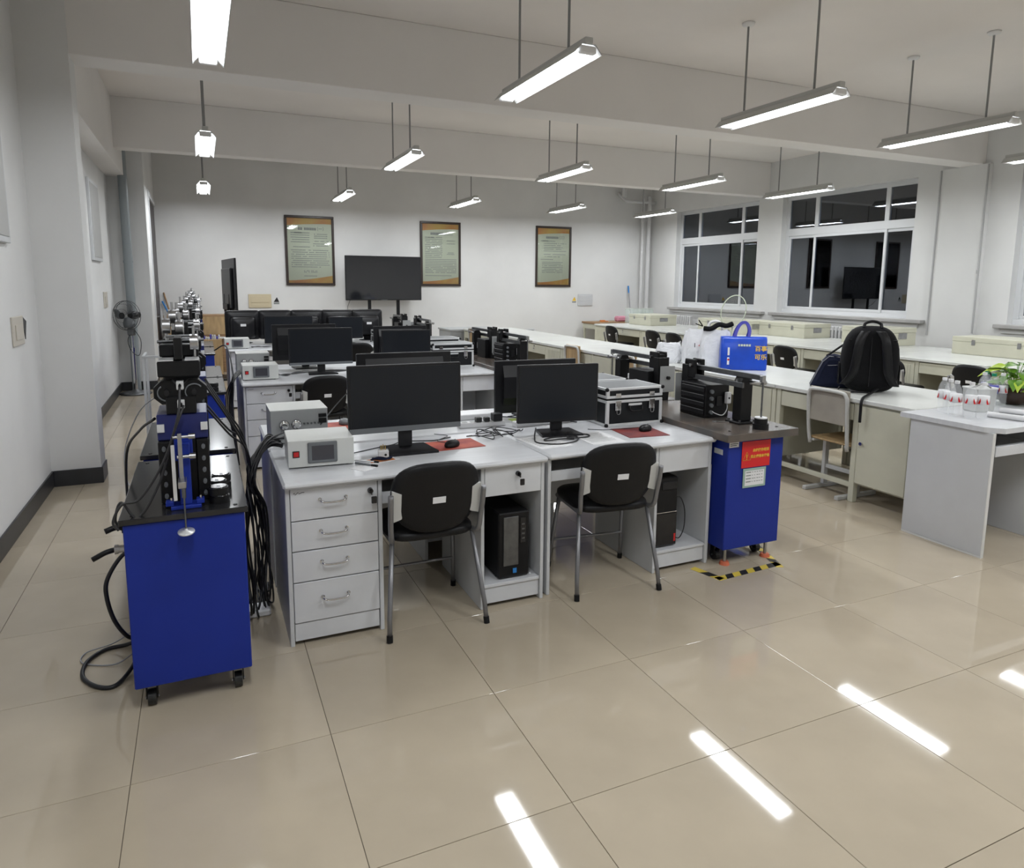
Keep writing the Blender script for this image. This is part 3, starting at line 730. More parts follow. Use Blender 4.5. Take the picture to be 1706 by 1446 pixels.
MB().box(-.076, .061, sy-.0048, sy-.004, .462, .547).build('card', 'paper', cf)
pr = MB(); rr = random.Random(3)
for k in range(4):
    z = .535-.018*k; pr.box(-.070, -.035, sy-.0054, sy-.0048, z, z+.006)
    for q in range(5): pr.box(-.028+.017*q, -.028+.017*q+rr.uniform(.006, .014), sy-.0054, sy-.0048, z+.001, z+.005)
pr.build('print', 'ink_gray', cf)
lb = MB().box(-.196, -.130, sy-.0015, sy, .690, .728).build('paper_label', 'paper', rc1); lb['label'] = 'small white printed label'
pr = MB()
for k in range(3): pr.box(-.19, -.145+.01*(k % 2), sy-.002, sy-.0015, .718-.010*k, .722-.010*k)
pr.build('print', 'ink', lb)
MB().box(-.203, -.200, .04, .11, .64, .67, .001).build('latch_plate', 'alu', rc1)
o = MB().box(0, .018, 0, .30, .13, .70, .003).build('loose_panel', 'lam_side'); o.location = (2.234, .66, 0)
tag(o, 'narrow white board standing between the right desk and the blue cabinet', 'board')
for c_ in (o,): c_.location = (2.233, .72, -.13)
for y, lab in ((1.66, 'second deep blue cabinet with grey top in the right row, behind the nearest'), (3.62, 'third deep blue cabinet with grey top in the right row, beside the middle island'), (4.68, 'fourth deep blue cabinet with grey top in the right row, beside the middle island'), (6.75, 'fifth deep blue cabinet with grey top in the right row, beside the farthest island'), (7.80, 'farthest deep blue cabinet with grey top in the right row')):
    right_cabinet(RX, y, lab)
# floor tape
def tape(p0, p1, wd, lab):
    v = Vector(p1)-Vector(p0); L = v.length; n = max(2, int(L/.05)); ang = math.atan2(v.y, v.x)
    t = thing('floor_tape', lab, 'tape', (p0[0], p0[1], 0), ang)
    for k in range(n):
        a, b = L*k/n, L*(k+1)/n; sh = wd*.6
        MB().prism([(a, 0), (b, 0), (b+(sh if k < n-1 else 0), wd), (a+(sh if k else 0), wd)], 'z', 0.0002, .0009).build('tape_stripe', 'yellow' if k % 2 == 0 else 'tapeblack', t)
tape((2.13, .47, 0), (2.60, .50, 0), .045, 'yellow and black hazard tape on the floor in front of the right cabinet')
tape((2.585, .47, 0), (2.70, .78, 0), .045, 'short yellow and black hazard tape on the floor at the right side of the cabinet')
tape((2.08, .66, 0), (2.13, .475, 0), .045, 'short yellow and black hazard tape on the floor at the left corner of the cabinet')
# ================================================================= TEST RIGS (left row)
def gauge(parent, x, y, z, M):
    # dial gauge: M orients its axis
    g_ = MB(['steel', 'white', 'black'])
    g_.cyl((0, 0, -.014), (0, 0, .012), .029, n=20).cyl((0, 0, .012), (0, 0, .015), .031, .029, n=20)
    g_.m(1).cyl((0, 0, .0145), (0, 0, .0155), .024, n=20).m(0)
    g_.cyl((0, .028, 0), (0, .055, 0), .006, n=8).cyl((0, -.028, 0), (0, -.06, 0), .005, n=8)
    g_.m(2).box(-.001, .001, 0, .02, .0155, .0165)
    g_.tf(Matrix.Translation((x, y, z)) @ M)
    return g_.build('dial_gauge', ['steel', 'white', 'black'], parent)
def test_rig(loc, label):
    t = thing('test_rig', label, 'test rig', loc, 0, 'torsion test rigs on the left cabinets')
    # main blocks: black side plates with bolts, open blue centre
    for s in (-1, 1):
        sp = MB().box(s*.095-.032 if s > 0 else -.127, s*.095+.032 if s > 0 else -.063, 0, .26, 0.0, .235, .004).build('side_block', 'black', t)
        for k in range(5):
            MB().cyl((s*.098, -.009, .03+.045*k), (s*.098, .001, .03+.045*k), .010, n=12).cyl((s*.098, -.012, .03+.045*k), (s*.098, -.009, .03+.045*k), .005, n=6).build('bolt', 'bezel_gray', sp)
    MB().box(-.062, .062, .02, .24, 0.0, .235, .002).build('core_block', 'black', t)
    MB().box(-.127, .127, .02, .25, .236, .335, .004).build('upper_block', 'blue_dark', t)
    for s in (-1, 1): MB().box(s*.108-.018, s*.108+.018, .008, .019, .27, .30, .001).build('name_plate', 'alu', t)
    MB().box(-.075, .075, .01, .22, .336, .40, .003).build('neck_block', 'black', t)
    # blue support post with T foot
    ft = MB().box(-.075, .075, -.10, -.03, 0, .014, .003).box(-.10, -.06, -.09, -.05, .014, .03, .002).box(.05, .09, -.09, -.05, .014, .03, .002).build('support_foot', 'blue', t)
    for s in (-1, 1): MB().cyl((s*.072, -.07, .03), (s*.072, -.07, .042), .008, n=6).build('bolt', 'chrome', ft)
    MB().box(-.028, .03, -.085, -.045, .014, .24, .003).box(-.045, .045, -.045, 0, .17, .26, .003).build('support_post', 'blue', t)
    # measuring bars
    MB().box(-.058, -.040, -.115, -.105, .04, .245, .001).build('scale_bar', 'alu', t)
    la = MB().box(-.022, -.002, -.135, -.123, .12, .29, .002).build('lever_arm', 'steel', t)
    MB().cyl((-.045, -.12, .275), (.06, -.12, .275), .006, n=8).cyl((.03, -.12, .275), (.062, -.12, .275), .011, n=8).cyl((-.03, -.11, .20), (.055, -.11, .20), .007, n=8).cyl((.03, -.11, .20), (.06, -.11, .20), .012, n=8).build('cross_pin', 'steel', t)
    cl = MB().box(-.028, .010, -.195, -.115, .105, .128, .002).build('clevis', 'steel', t)
    # hanger
    hg = MB().cyl((-.004, -.185, .115), (-.004, -.185, -.055), .0045, n=8).cyl((-.004, -.185, .12), (-.004, -.185, .07), .010, n=8).build('hanger_rod', 'steel_dark', t)
    MB().lathe([(.001, -.004), (.040, -.004), (.042, 0), (.040, .003), (.008, .006), (.006, .012)], -.004, -.185, -.055, 24).build('weight_pan', 'alu', hg)
    # loading head: octagonal plates with rings
    for s in (-1, 1):
        oc = [(s*.068 + .070*math.cos(PI/8+k*PI/4), .415 + .047*math.sin(PI/8+k*PI/4)) for k in range(8)]
        hd = MB().prism(oc, 'y', .03, .09).build('head_plate', 'black', t)
        MB().tube([(s*.068 + .045*math.cos(a*PI/10), .026, .415 + .030*math.sin(a*PI/10)) for a in range(2+5*(s<0), 14+5*(s<0))], .0035, 6).build('ring', 'bezel_gray', hd)
        MB().cyl((s*.068, .02, .415), (s*.068, .03, .415), .013, n=12).build('shaft_end', 'bezel', hd)
    for z in (.375, .445):
        cn = MB().box(-.018, .018, -.01, .03, z-.016, z+.016, .003).build('sensor_socket', 'alu', t)
        MB().cyl((0, -.028, z), (0, -.01, z), .008, n=10).build('plug', 'black', cn)
    MB().box(-.105, .105, -.01, .12, .478, .535, .004).build('cross_block', 'black', t)
    MB().box(-.10, -.025, -.005, .11, .5355, .539, .001).box(.03, .10, -.005, .11, .5355, .539, .001).build('ground_plate', 'alu', t)
    MB().box(-.02, .02, .0, .10, .5395, .62, .003).box(-.10, .10, .12, .20, .54, .585, .004).build('gauge_post', 'black', t)
    MB().cyl((-.11, .16, .595), (.13, .16, .60), .006, n=8).cyl((-.06, .1, .62), (.09, .1, .62), .005, n=8).build('gauge_bar', 'steel_dark', t)
    for o in [q for c_ in t.children for q in [c_]+list(c_.children)]:
        for v in o.data.vertices: v.co.x *= .68
    X = Matrix.Rotation(R_(90), 4, 'Y'); X2 = Matrix.Rotation(R_(-90), 4, 'Y')
    for (x, y, z, M) in ((.055, .06, .60, X @ Matrix.Rotation(R_(-90), 4, 'Z')), (.005, .20, .645, X @ Matrix.Rotation(R_(-90), 4, 'Z')), (-.04, .16, .655, X2 @ Matrix.Rotation(R_(90), 4, 'Z')), (-.025, .40, .68, X2 @ Matrix.Rotation(R_(90), 4, 'Z'))):
        gauge(t, x, y, z, M)
    MB().box(-.065, .065, .24, .30, .40, .58, .004).build('rear_frame', 'black', t); MB().box(-.06, .06, .24, .42, .5805, .60, .003).build('rear_shelf', 'black', t)
    return t
TR = test_rig((-.425, .52, .745), 'nearest black and blue torsion rig with dial gauges and a hanging pan')
for (y, lab) in ((1.62, 'second torsion rig with dial gauges, on the second blue cabinet of the left row'), (3.52, 'third torsion rig in the left row'), (4.52, 'fourth torsion rig in the left row'), (6.62, 'fifth torsion rig in the left row'), (7.55, 'farthest torsion rig in the left row')):
    dup(TR, (-.42, y, .745), 0, lab)
# slotted weights
def weights(x, y, label, n=1, group=None, z=.745):
    t = thing('slotted_weight', label, 'weight', (x, y, z), 0, group)
    MB().cyl((0, 0, 0), (0, 0, .026), .036, n=24).build('disc', 'black', t)
    MB().cyl((0, 0, .0262), (0, 0, .030), .032, .030, n=24).build('raised_face', 'black_gloss', t)
    MB().box(-.006, .006, -.037, .0, .0302, .0312).build('slot', 'bezel_gray', t)
    return t
for (x, y, z, lab) in ((-.312, .475, .745, 'bottom black slotted weight of the front stack on the nearest blue cabinet'), (-.315, .475, .777, 'top black slotted weight of the front stack on the nearest blue cabinet'),
        (-.318, .570, .745, 'bottom black slotted weight of the middle stack on the nearest blue cabinet'), (-.318, .570, .777, 'top black slotted weight of the middle stack on the nearest blue cabinet'),
        (-.300, .660, .745, 'bottom black slotted weight of the rear stack on the nearest blue cabinet'), (-.300, .660, .777, 'top black slotted weight of the rear stack on the nearest blue cabinet'),
        (-.285, 3.40, .745, 'bottom black slotted weight on the third blue cabinet'), (-.285, 3.40, .777, 'top black slotted weight on the third blue cabinet')):
    weights(x, y, lab, group='black slotted weights', z=z)
# ================================================================= LEVER RIGS (right row)
def lever_rig(loc, rz, label):
    # long axis y, tower column nearer -y
    t = thing('lever_rig', label, 'test rig', loc, rz, 'lever test rigs on the right cabinets')
    bx = MB().box(-.02, .16, .26, .50, 0, .20, .004).build('bolt_box', 'black', t)
    for k in range(4):
        MB().cyl((.02, .245, .035+.042*k), (.02, .26, .035+.042*k), .012, n=12).build('knob', 'bezel_gray', bx)
        MB().box(-.028, -.0205, .27, .49, .022+.045*k, .050+.045*k, .003).build('side_rib', 'bezel', bx)
    MB().box(.06, .10, .252, .259, .07, .13, .002).build('valve_plate', 'bezel', bx); 
    wb = MB().box(.115, .148, .225, .25, .085, .155, .003).build('sensor_box', 'white', t); MB().cyl((.13, .222, .12), (.13, .225, .12), .006, n=8).build('button', 'black', wb)
    cable('sensor_lead', [(.13, .24, .085), (.12, .23, .05), (.08, .22, .02), (.04, .235, .03), (.02, .25, .045)], .003, 'white', None, parent=t)
    bs = MB().box(.03, .17, .02, .14, 0, .014, .003).build('column_base', 'black', t)
    for q in ((.045, .035), (.155, .035), (.045, .125), (.155, .125)): MB().cyl((q[0], q[1], .014), (q[0], q[1], .024), .008, n=6).build('bolt', 'steel_dark', bs)
    MB().box(.058, .142, .045, .115, .015, .245, .004).prism([(.058, .245), (.142, .245), (.125, .275), (.075, .275)], 'y', .05, .11).build('column', 'black', t)
    MB().cyl((.05, .08, .25), (.15, .08, .25), .010, n=10).build('pivot_pin', 'steel', t)
    # rear fork tower
    MB().box(.03, .12, .50, .56, 0, .30, .004).build('rear_tower', 'black', t)
    fk = MB().box(.035, .055, .44, .54, .22, .335, .004).box(.095, .115, .44, .54, .22, .335, .004).box(.035, .115, .50, .54, .301, .32, .002).build('fork', 'black', t)
    MB().cyl((.02, .47, .30), (.13, .47, .30), .010, n=10).build('pivot_pin', 'steel', t)
    # beams
    MB().box(.065, .085, -.09, .53, .272, .302, .002).build('lever_beam', 'steel_dark', t)
    MB().box(.04, .052, .02, .46, .215, .245, .001).build('lower_beam', 'steel_dark', t)
    MB().cyl((.04, -.04, .25), (.15, -.04, .25), .006, n=8).cyl((.12, -.04, .25), (.15, -.04, .25), .014, n=10).cyl((.12, -.04, .25), (.12, .08, .25), .006, n=8).build('adjusting_screw', 'steel', t)
    cl = MB().box(.062, .088, -.108, -.085, .262, .300, .002).build('end_clevis', 'steel', t)
    hr = MB().cyl((.075, -.10, .265), (.075, -.10, .060), .005, n=8).build('hanger_rod', 'steel_dark', t)
    MB().cyl((.075, -.10, .060), (.075, -.10, .066), .034, n=20).build('pan', 'alu', hr)
    ws = MB().cyl((.075, -.10, .030), (.075, -.10, .0595), .036, n=22).build('weight_disc', 'black', t)
    MB().cyl((.075, -.10, .0), (.075, -.10, .0295), .044, n=22).build('weight_disc', 'black', t)
    MB().box(-.01, .11, .565, .572, .06, .24, .001).build('end_plate', 'box_gray', t)
    MB().cyl((.05, .572, .16), (.05, .59, .16), .012, n=10).build('knob', 'black', t)
    return t
LR = lever_rig((2.42, .72, .775), 0, 'nearest black lever rig with hanging weights on the right blue cabinet')
dup(LR, (2.63, 2.17, .775), PI, 'second black lever rig, turned end on behind the nearest one')
dup(LR, (2.42, 3.78, .775), 0, 'third black lever rig beside the middle island, nearer of the pair')
dup(LR, (2.58, 5.08, .775), PI, 'fourth black lever rig beside the middle island, farther of the pair')
dup(LR, (2.42, 6.88, .775), 0, 'fifth black lever rig beside the farthest island')
dup(LR, (2.52, 8.45, .775), PI, 'farthest black lever rig beside the farthest island')
t = thing('spanner', 'steel spanner lying on the nearest right cabinet in front of the black box', 'tool', (2.40, .86, .7755), R_(-30))
MB().box(-.01, .15, -.007, .007, 0, .005, .001).build('shank', 'steel', t); MB().cyl((-.018, 0, 0), (-.018, 0, .006), .015, n=12).build('jaw', 'steel', t); MB().cyl((.158, 0, 0), (.158, 0, .006), .014, n=12).build('ring_end', 'steel', t)
# ================================================================= THINGS ON THE DESKS
def control_unit(loc, rz, label, first=None):
    t = thing('control_unit', label, 'instrument', loc, rz, 'white control units')
    w, d, h = .29, .26, .128
    MB().box(0, w, 0, d, .006, h, .002).build('case', 'box_white', t)
    MB().box(.02, .05, -.004, 0, .052, .082, .001).build('switch_surround', 'tapeblack', t)
    MB().box(.024, .046, -.008, -.004, .056, .078, .001).build('power_switch', 'red', t)['label'] = 'red rocker switch'
    s = MB().box(.085, .215, -.008, 0, .022, .118, .004).build('display_bezel', 'bezel_gray', t)
    MB().box(.085+.018, .215-.015, -.0092, -.008, .036, .102, .001).build('display', 'lcd', s)
    for x in (.03, w-.03):
        for y in (.03, d-.03): MB().cyl((x, y, 0), (x, y, .007), .01, n=8).build('foot', 'black', t)
    return t
cu = control_unit((-.02, .86, TH), R_(-3), 'white control unit with red switch on the left front corner of the nearest island')
dup(cu, (-.05, 3.93, TH), 0, 'white control unit with red switch on the left front corner of the middle island')
dup(cu, (-.10, 6.96, TH), 0, 'white control unit with red switch on the left front corner of the farthest island')
def amp_unit(loc, label):
    t = thing('signal_unit', label, 'instrument', loc, 0, 'grey signal units')
    w, d, h = .285, .26, .175
    MB().box(0, w, 0, d, .006, h, .002).build('case', 'box_gray', t)
    MB().box(-.002, w+.002, .002, d, h, h+.003, .001).build('lid', 'box_white', t)
    for x in (.065, .125):
        c = MB().lathe([(.026, 0), (.026, .006), (.021, .010), (.021, .030), (.012, .031)], 0, 0, 0, 18, Matrix.Translation((x, 0, .102)) @ Matrix.Rotation(R_(90), 4, 'X')).build('round_connector', 'chrome', t)
    for k in range(5): MB().cyl((.165+.018*k, 0, .102), (.165+.018*k, -.008, .102), .005, n=8).build('small_socket', 'steel_dark', t)
    MB().box(.238, .278, -.008, 0, .100, .125, .002).box(.238, .278, -.012, 0, .132, .150, .002).build('cable_clamp', 'black', t)
    for x in (.03, w-.03):
        for y in (.03, d-.03): MB().cyl((x, y, 0), (x, y, .007), .01, n=8).build('foot', 'black', t)
    return t
au = amp_unit((-.045, 1.38, TH), 'grey signal unit with two round connectors on the nearest island, behind the white control unit')
dup(au, (-.07, 4.48, TH), 0, 'grey signal unit behind the white control unit on the middle island')
# cables ------------------------------------------------------------
rnd = random.Random(11)
for k in range(14):
    x0 = -.03 + .02*(k % 5) ; zt = .80 + .012*(k % 4)
    bx, by = -.15 + rnd.uniform(-.05, .05), 1.08 + rnd.uniform(-.16, .10)
    pts = [(.02+.06*(k % 2) if k < 4 else -.02, 1.34-.10*(k % 3) if k < 4 else 1.08+.02*(k % 5), .825 if k < 4 else .79+.01*(k % 3)),
           (-.085, 1.16-.02*(k % 4), .79+.012*(k % 5)), (-.17+rnd.uniform(-.015, .015), 1.0+rnd.uniform(-.03, .03), .70+rnd.uniform(-.03, .02)),
           (bx, by, .52), (bx+rnd.uniform(-.03, .03), by+rnd.uniform(-.06, .06), .30), (bx+rnd.uniform(-.02, .04), by+rnd.uniform(-.08, .06), .12), (bx+rnd.uniform(-.02, .03), by+rnd.uniform(-.02, .15), .012), (bx+rnd.uniform(-.03, .03), by+rnd.uniform(.3, .6), .008)]
    cable('bundle_cable', pts, .0055 if k % 3 else .0042, 'cable', 'black cable hanging in the bundle between the nearest blue cabinets and the left desk', 'hanging black cables')
for k in range(5):
    pts = [(-.34, .64+.05*k, 1.17-.1*(k % 2)), (-.26, .68+.05*k, 1.02-.07*(k % 2)), (-.19, .80+.08*k, .85), (-.17, 1.0+.03*k, .72-.02*k), (-.15, 1.10+.02*k, .55)]
    cable('bundle_cable', pts, .0045, 'cable', 'black cable running from the nearest test rig down to the cable bundle', 'cables from the nearest rig')
for k in range(2):
    z = 1.19-.07*k
    pts = [(-.425+.01*k, .485, z), (-.435-.02*k, .44, z-.10), (-.49-.015*k, .42, z-.26), (-.57-.01*k, .40, z-.38), (-.625-.005*k, .38+.03*k, .80), (-.655+.004*k, .37+.03*k, .745), (-.640, .37+.03*k, .712)]
    cable('rig_cable', pts, .0045, 'cable', 'black cable looping from the rig sensors over the left edge of the nearest cabinet', 'looping rig cables', seg=8)
cable('rig_cable', [(-.53, .75, 1.03), (-.60, .95, .95), (-.68, 1.2, .80), (-.70, 1.3, .50), (-.69, 1.34, .3), (-.66, 1.30, .12)], .006, 'cable', 'black cable bowing out left of the second rig down past the cabinet')
cable('rig_cable', [(-.56, 1.6, 1.0), (-.66, 1.7, .9), (-.74, 1.75, .7), (-.72, 1.6, .55), (-.64, 1.5, .60)], .003, 'cable_gray', 'thin grey cable bowing out left of the second rig')
cable('hanging_lead', [(-.25, 4.55, .95), (-.16, 4.1, 1.02), (-.13, 3.7, .80), (-.15, 3.6, .55), (-.14, 3.6, .25), (-.14, 3.65, .01)], .006, 'cable', 'black cable bundle strand hanging beside the middle island')
for k in range(8):
    bx = -.16 + rnd.uniform(-.03, .03)
    pts = [(-.06, 4.25-.03*k, .79), (-.12, 4.1-.04*k, .76), (bx, 3.98+rnd.uniform(-.1, .1), .60), (bx, 3.95+rnd.uniform(-.1, .1), .35), (bx+.02, 3.95+rnd.uniform(-.1, .1), .012)]
    cable('bundle_cable', pts, .0055, 'cable', 'black cable hanging in the bundle beside the middle island', 'black cables beside the middle island')
cable('oblique_lead', [(.20, 1.36, .835), (.30, 1.50, .90), (.42, 1.62, .98)], .0035, 'cable', 'thin black lead rising from the grey signal unit to the rear monitor')
cable('desk_cable', [(.27, 1.02, .746), (.34, 1.06, .744), (.42, 1.10, .744), (.52, 1.12, .75), (.60, 1.2, .744), (.75, 1.16, .744), (.86, 1.20, .744)], .003, 'cable', 'black cable lying behind the foot of the large left monitor')
for k in range(6):
    a = rnd.uniform(0, 6)
    cx_, cy_ = 1.02+.035*k, 1.13+.03*(k % 3)
    pts = [(cx_+.10*math.cos(a+q*1.1)*(1-.1*q), cy_+.07*math.sin(a+q*1.1), TH+.004+.012*((q+k) % 3)) for q in range(6)]
    cable('desk_cable', pts, .0028, 'cable', 'black cable tangled on the desk between the two front monitors', 'tangled desk cables')
cable('desk_cable', [(1.36, 1.17, TH+.02), (1.28, 1.02, TH+.006), (1.24, .90, TH+.005), (1.33, .83, TH+.005), (1.45, .86, TH+.005), (1.50, .95, TH+.006), (1.42, .98, TH+.006), (1.32, .96, TH+.006), (1.30, .92, TH+.006), (1.40, .90, TH+.012), (1.55, .92, TH+.006), (1.58, .97, TH+.006), (1.50, 1.02, TH+.008)], .0038, 'cable', 'thick black cable coiled in front of the right monitor stand', seg=8)
MBp = MB().cyl((0, 0, 0), (.035, -.02, .0), .008, n=10).build('cable_plug', 'black'); MBp.location = (1.43, .93, TH+.009); tag(MBp, 'black plug end on the coiled cable before the right monitor', 'plug')
for k in range(5):
    pts = [(1.28+.05*k, 1.52-.02*k, TH+.03), (1.38+.03*k, 1.44+.02*k, TH+.03+.008*k), (1.46+.02*k, 1.36, TH+.02), (1.60+.02*k, 1.40, TH+.006), (1.70, 1.30+.03*k, TH+.006)]
    cable('desk_cable', pts, .0035, 'cable', 'black cable crossing behind the right front monitor', 'cables behind the right front monitor')
for k in range(5):
    pts = [(.24, 4.15+.05*k, TH+.006), (.32, 4.22-.03*k, TH+.006), (.42, 4.18+.03*k, TH+.01), (.55, 4.30, TH+.006), (.75, 4.22+.04*k, TH+.006), (.93, 4.32, TH+.006)]
    cable('desk_cable', pts, .0035, 'cable', 'black cable lying on the desk of the middle island', 'desk cables of the middle island')
for k in range(3):
    pts = [(.22, 7.05+.05*k, TH+.006), (.30, 7.12-.03*k, TH+.012), (.38, 7.06+.03*k, TH+.006), (.46, 7.12, TH+.006)]
    cable('desk_cable', pts, .004, 'cable', 'black cable lying on the desk of the farthest island', 'desk cables of the farthest island')
# power strips
def strip(loc, rz, L, lab, plugs=True):
    t = thing('power_strip', lab, 'power strip', loc, rz)
    MB().box(0, L, 0, .05, 0, .032, .004).build('strip_body', 'white', t)
    for k in range(int(L/.055)):
        MB().box(.02+.05*k, .05+.05*k, .010, .040, .032, .0335).build('socket_face', 'box_gray', t)
    return t
strip((.985, 1.40, TH), R_(-4), .28, 'white power strip with plugs behind the large left monitor')
strip((1.30, 1.31, TH), R_(3), .38, 'second white power strip lying behind the right front monitor')
for (x, y, s, m, lab) in ((1.10, 1.40, .035, 'tapeblack', 'small black plug, left one in the white power strip'), (1.15, 1.395, .032, 'tapeblack', 'small black plug, middle one in the white power strip'), (1.215, 1.40, .055, 'bezel', 'black square power adapter on the right end of the white power strip')):
    o = MB().box(-s/2, s/2, -s/2, s/2, 0, s*.8, .003).build('plug_adapter', m); o.location = (x, y, TH+.0335); tag(o, lab, 'plug')
o = MB().box(0, .24, 0, .15, 0, .035, .004).build('white_box', 'white'); o.location = (1.06, 1.62, TH); tag(o, 'flat white box behind the power strip on the nearest island', 'box')
o = MB().box(0, .20, 0, .14, 0, .003).build('green_card', 'leaf_light'); o.location = (1.36, 1.42, TH); tag(o, 'pale green card lying under the rear right monitor', 'card')
bpy.data.materials['leaf_light']
def mouse(loc, rz, lab, m='black'):
    t = thing('computer_mouse', lab, 'mouse', loc, rz)
    prof = [(.001, 0), (.030, 0), (.033, .008), (.031, .018), (.024, .027), (.012, .032), (.001, .033)]
    b = MB().lathe(prof, n=20); b.tf(Matrix.Diagonal((1, 1.65, 1, 1))); b.build('shell', m, t)
    MB().box(-.002, .002, .018, .034, .0262, .0325, .001).build('scroll_wheel', 'bezel_gray', t)
    return t
def pad(loc, rz, w, d, lab, m):
    t = thing('mouse_pad', lab, 'mouse pad', loc, rz); MB().box(-w/2, w/2, -d/2, d/2, 0, .003, .001).build('pad', m, t); return t
pad((.83, 1.04, TH), R_(3), .26, .20, 'red mouse pad beside the large left monitor', 'mousepad_light')
mouse((.80, 1.00, TH+.003), R_(-50), 'black mouse on the red pad beside the large left monitor')
pad((1.90, .93, TH), R_(-6), .25, .24, 'dark red mouse pad in front of the flight case', 'mousepad')
mouse((1.955, .955, TH+.003), R_(-60), 'black mouse on the dark red pad by the flight case')
pad((.36, 1.74, TH), 0, .20, .22, 'red mouse pad at the left rear of the nearest island', 'mousepad_light')
mouse((.40, 1.78, TH+.003), 0, 'dark grey mouse on the pad at the left rear of the nearest island', 'bezel_gray')
cable('mouse_lead', [(.79, 1.04, TH+.012), (.76, 1.12, TH+.01), (.85, 1.22, TH+.008), (.80, 1.3, TH+.006)], .002, 'cable', 'thin lead of the left front mouse')
cable('mouse_lead', [(1.93, .985, TH+.016), (1.86, 1.03, TH+.004), (1.74, 1.05, TH+.004), (1.66, 1.10, TH+.004)], .002, 'cable', 'thin lead of the mouse by the flight case')
def sheet(loc, rz, w, d, lab, lines=True, m='paper'):
    t = thing('paper_sheet', lab, 'paper', loc, rz); MB().box(-w/2, w/2, -d/2, d/2, 0, .0012).build('sheet', m, t)
    if lines:
        b = MB()
        for k in range(9): b.box(-w*.4, w*.4*rnd.uniform(.5, 1), d*.38-k*d*.085, d*.38-k*d*.085+.004, .0012, .0016)
        b.build('print', 'ink_gray', t)
    return t
sheet((1.60, .90, TH), R_(0), .21, .28, 'printed sheet of paper left of the dark red mouse pad')
sheet((1.29, .92, TH), R_(5), .20, .27, 'faint printed sheet under the coiled cable')
sheet((.40, .88, TH), R_(20), .15, .10, 'white slip under the plug adapter on the left front desk', lines=False)
sheet((.295, .765, TH), R_(35), .09, .09, 'small white slip at the corner of the control unit', lines=False)
o = MB().box(-.06, .06, -.03, .03, .0, .0015).build('orange_card', 'orange'); o.location = (.40, .87, TH+.0013); o.rotation_euler[2] = .2; tag(o, 'orange card under the small plug adapter', 'card')
t = thing('plug_adapter', 'white travel plug adapter with brass pins standing on the left front desk', 'plug', (.42, .905, TH+.003), R_(-10))
MB().box(-.025, .025, -.022, .022, 0, .038, .004).build('adapter_body', 'white', t); MB().box(-.012, -.008, -.004, .004, .038, .060).box(.008, .012, -.004, .004, .038, .060).box(-.002, .002, .008, .014, .038, .062).build('pin', 'brass', t); MB().cyl((.01, -.0225, .018), (.01, -.0215, .018), .006, n=10).build('socket_hole', 'tapeblack', t)
t = thing('pen', 'grey pen lying beside the control unit, nearer one', 'pen', (.315, .80, TH+.0055), R_(-48)); MB().cyl((-.06, 0, 0), (.06, 0, 0), .005, n=8).build('barrel', 'bezel_gray', t); MB().cyl((.03, 0, 0), (.062, 0, 0), .0058, n=8).build('cap', 'black', t)
t = thing('pen', 'white pen lying beside the control unit, farther one', 'pen', (.33, .86, TH+.005), R_(-40)); MB().cyl((-.06, 0, 0), (.06, 0, 0), .004, n=8).build('barrel', 'white', t); MB().cyl((.04, 0, 0), (.062, 0, 0), .005, n=8).build('cap', 'black', t)
t = thing('cable_bundle', 'small dark bundle of keys and leads on the orange card', 'keys', (.40, .855, TH+.003), 0); MB().tube(cat([(-.05, 0, .006), (-.01, .015, .012), (.03, -.01, .008), (.05, .01, .012), (.01, -.02, .010), (-.04, .02, .008)], 5), .005, 6).build('lead', 'navy', t)
# flight cases ------------------------------------------------------
def flight_case(loc, rz, label, w=.40, d=.30, h=.20, gap=.012, latches=True, lidh=.062):
    t = thing('flight_case', label, 'case', loc, rz, 'aluminium flight cases')
    e = .016
    def shell(z0, z1, name, top):
        p = MB().box(e*.4, w-e*.4, e*.4, d-e*.4, z0+.002, z1-.002).build(name, 'case_black', t)
        b = MB()
        for z in (z0, z1-e):
            b.box(0, w, 0, e, z, z+e, .003).box(0, w, d-e, d, z, z+e, .003).box(0, e, e, d-e, z, z+e, .003).box(w-e, w, e, d-e, z, z+e, .003)
        for x in (0, w-e*1.3):
            for y in (0, d-e): b.box(x, x+e*1.3, y, y+e, z0+e, z1-e, .002)
        b.build('aluminium_edging', 'alu', p)
        for x in (0.002, w-.002):
            for y in (0.002, d-.002): MB().lathe([(.001, -.012), (.009, -.009), (.013, 0), (.009, .009), (.001, .012)], x, y, (z1-.008 if top else z0+.008), 10).build('corner_cap', 'black', p)
        return p
    base = shell(0, h, 'case_body', False); lid = shell(h+gap, h+gap+lidh, 'case_lid', True)
    MB().box(e, w-e, e, d-e, h+gap+lidh-.002, h+gap+lidh+.0005).build('lid_panel', 'case_gray', t)
    if gap > .003: MB().box(.006, w-.006, .012, d-.006, h, h+gap).build('foam_edge', 'black', t)
    if latches:
        for x in (w*.2, w*.8):
            MB().box(x-.02, x+.02, -.006, 0, h-.06, h-.004, .002).build('latch', 'chrome', base)
            MB().tube([(x-.012, -.007, h-.035), (x-.012, -.008, h-.075), (x-.006, -.008, h-.082), (x+.006, -.008, h-.082), (x+.012, -.008, h-.075), (x+.012, -.007, h-.035)], .0022, 5).build('latch_loop', 'steel', base)
            MB().box(x-.018, x+.018, -.005, 0, h+gap+.004, h+gap+.030, .002).build('catch', 'chrome', lid)
    MB().box(w*.38, w*.62, -.005, 0, h-.036, h-.022, .002).build('handle_plate', 'alu', base)
    MB().tube(cat([(w*.39, -.006, h-.034), (w*.40, -.016, h-.062), (w*.5, -.020, h-.066), (w*.60, -.016, h-.062), (w*.61, -.006, h-.034)], 4), .006, 6).build('carry_handle', 'black', base)
    return t
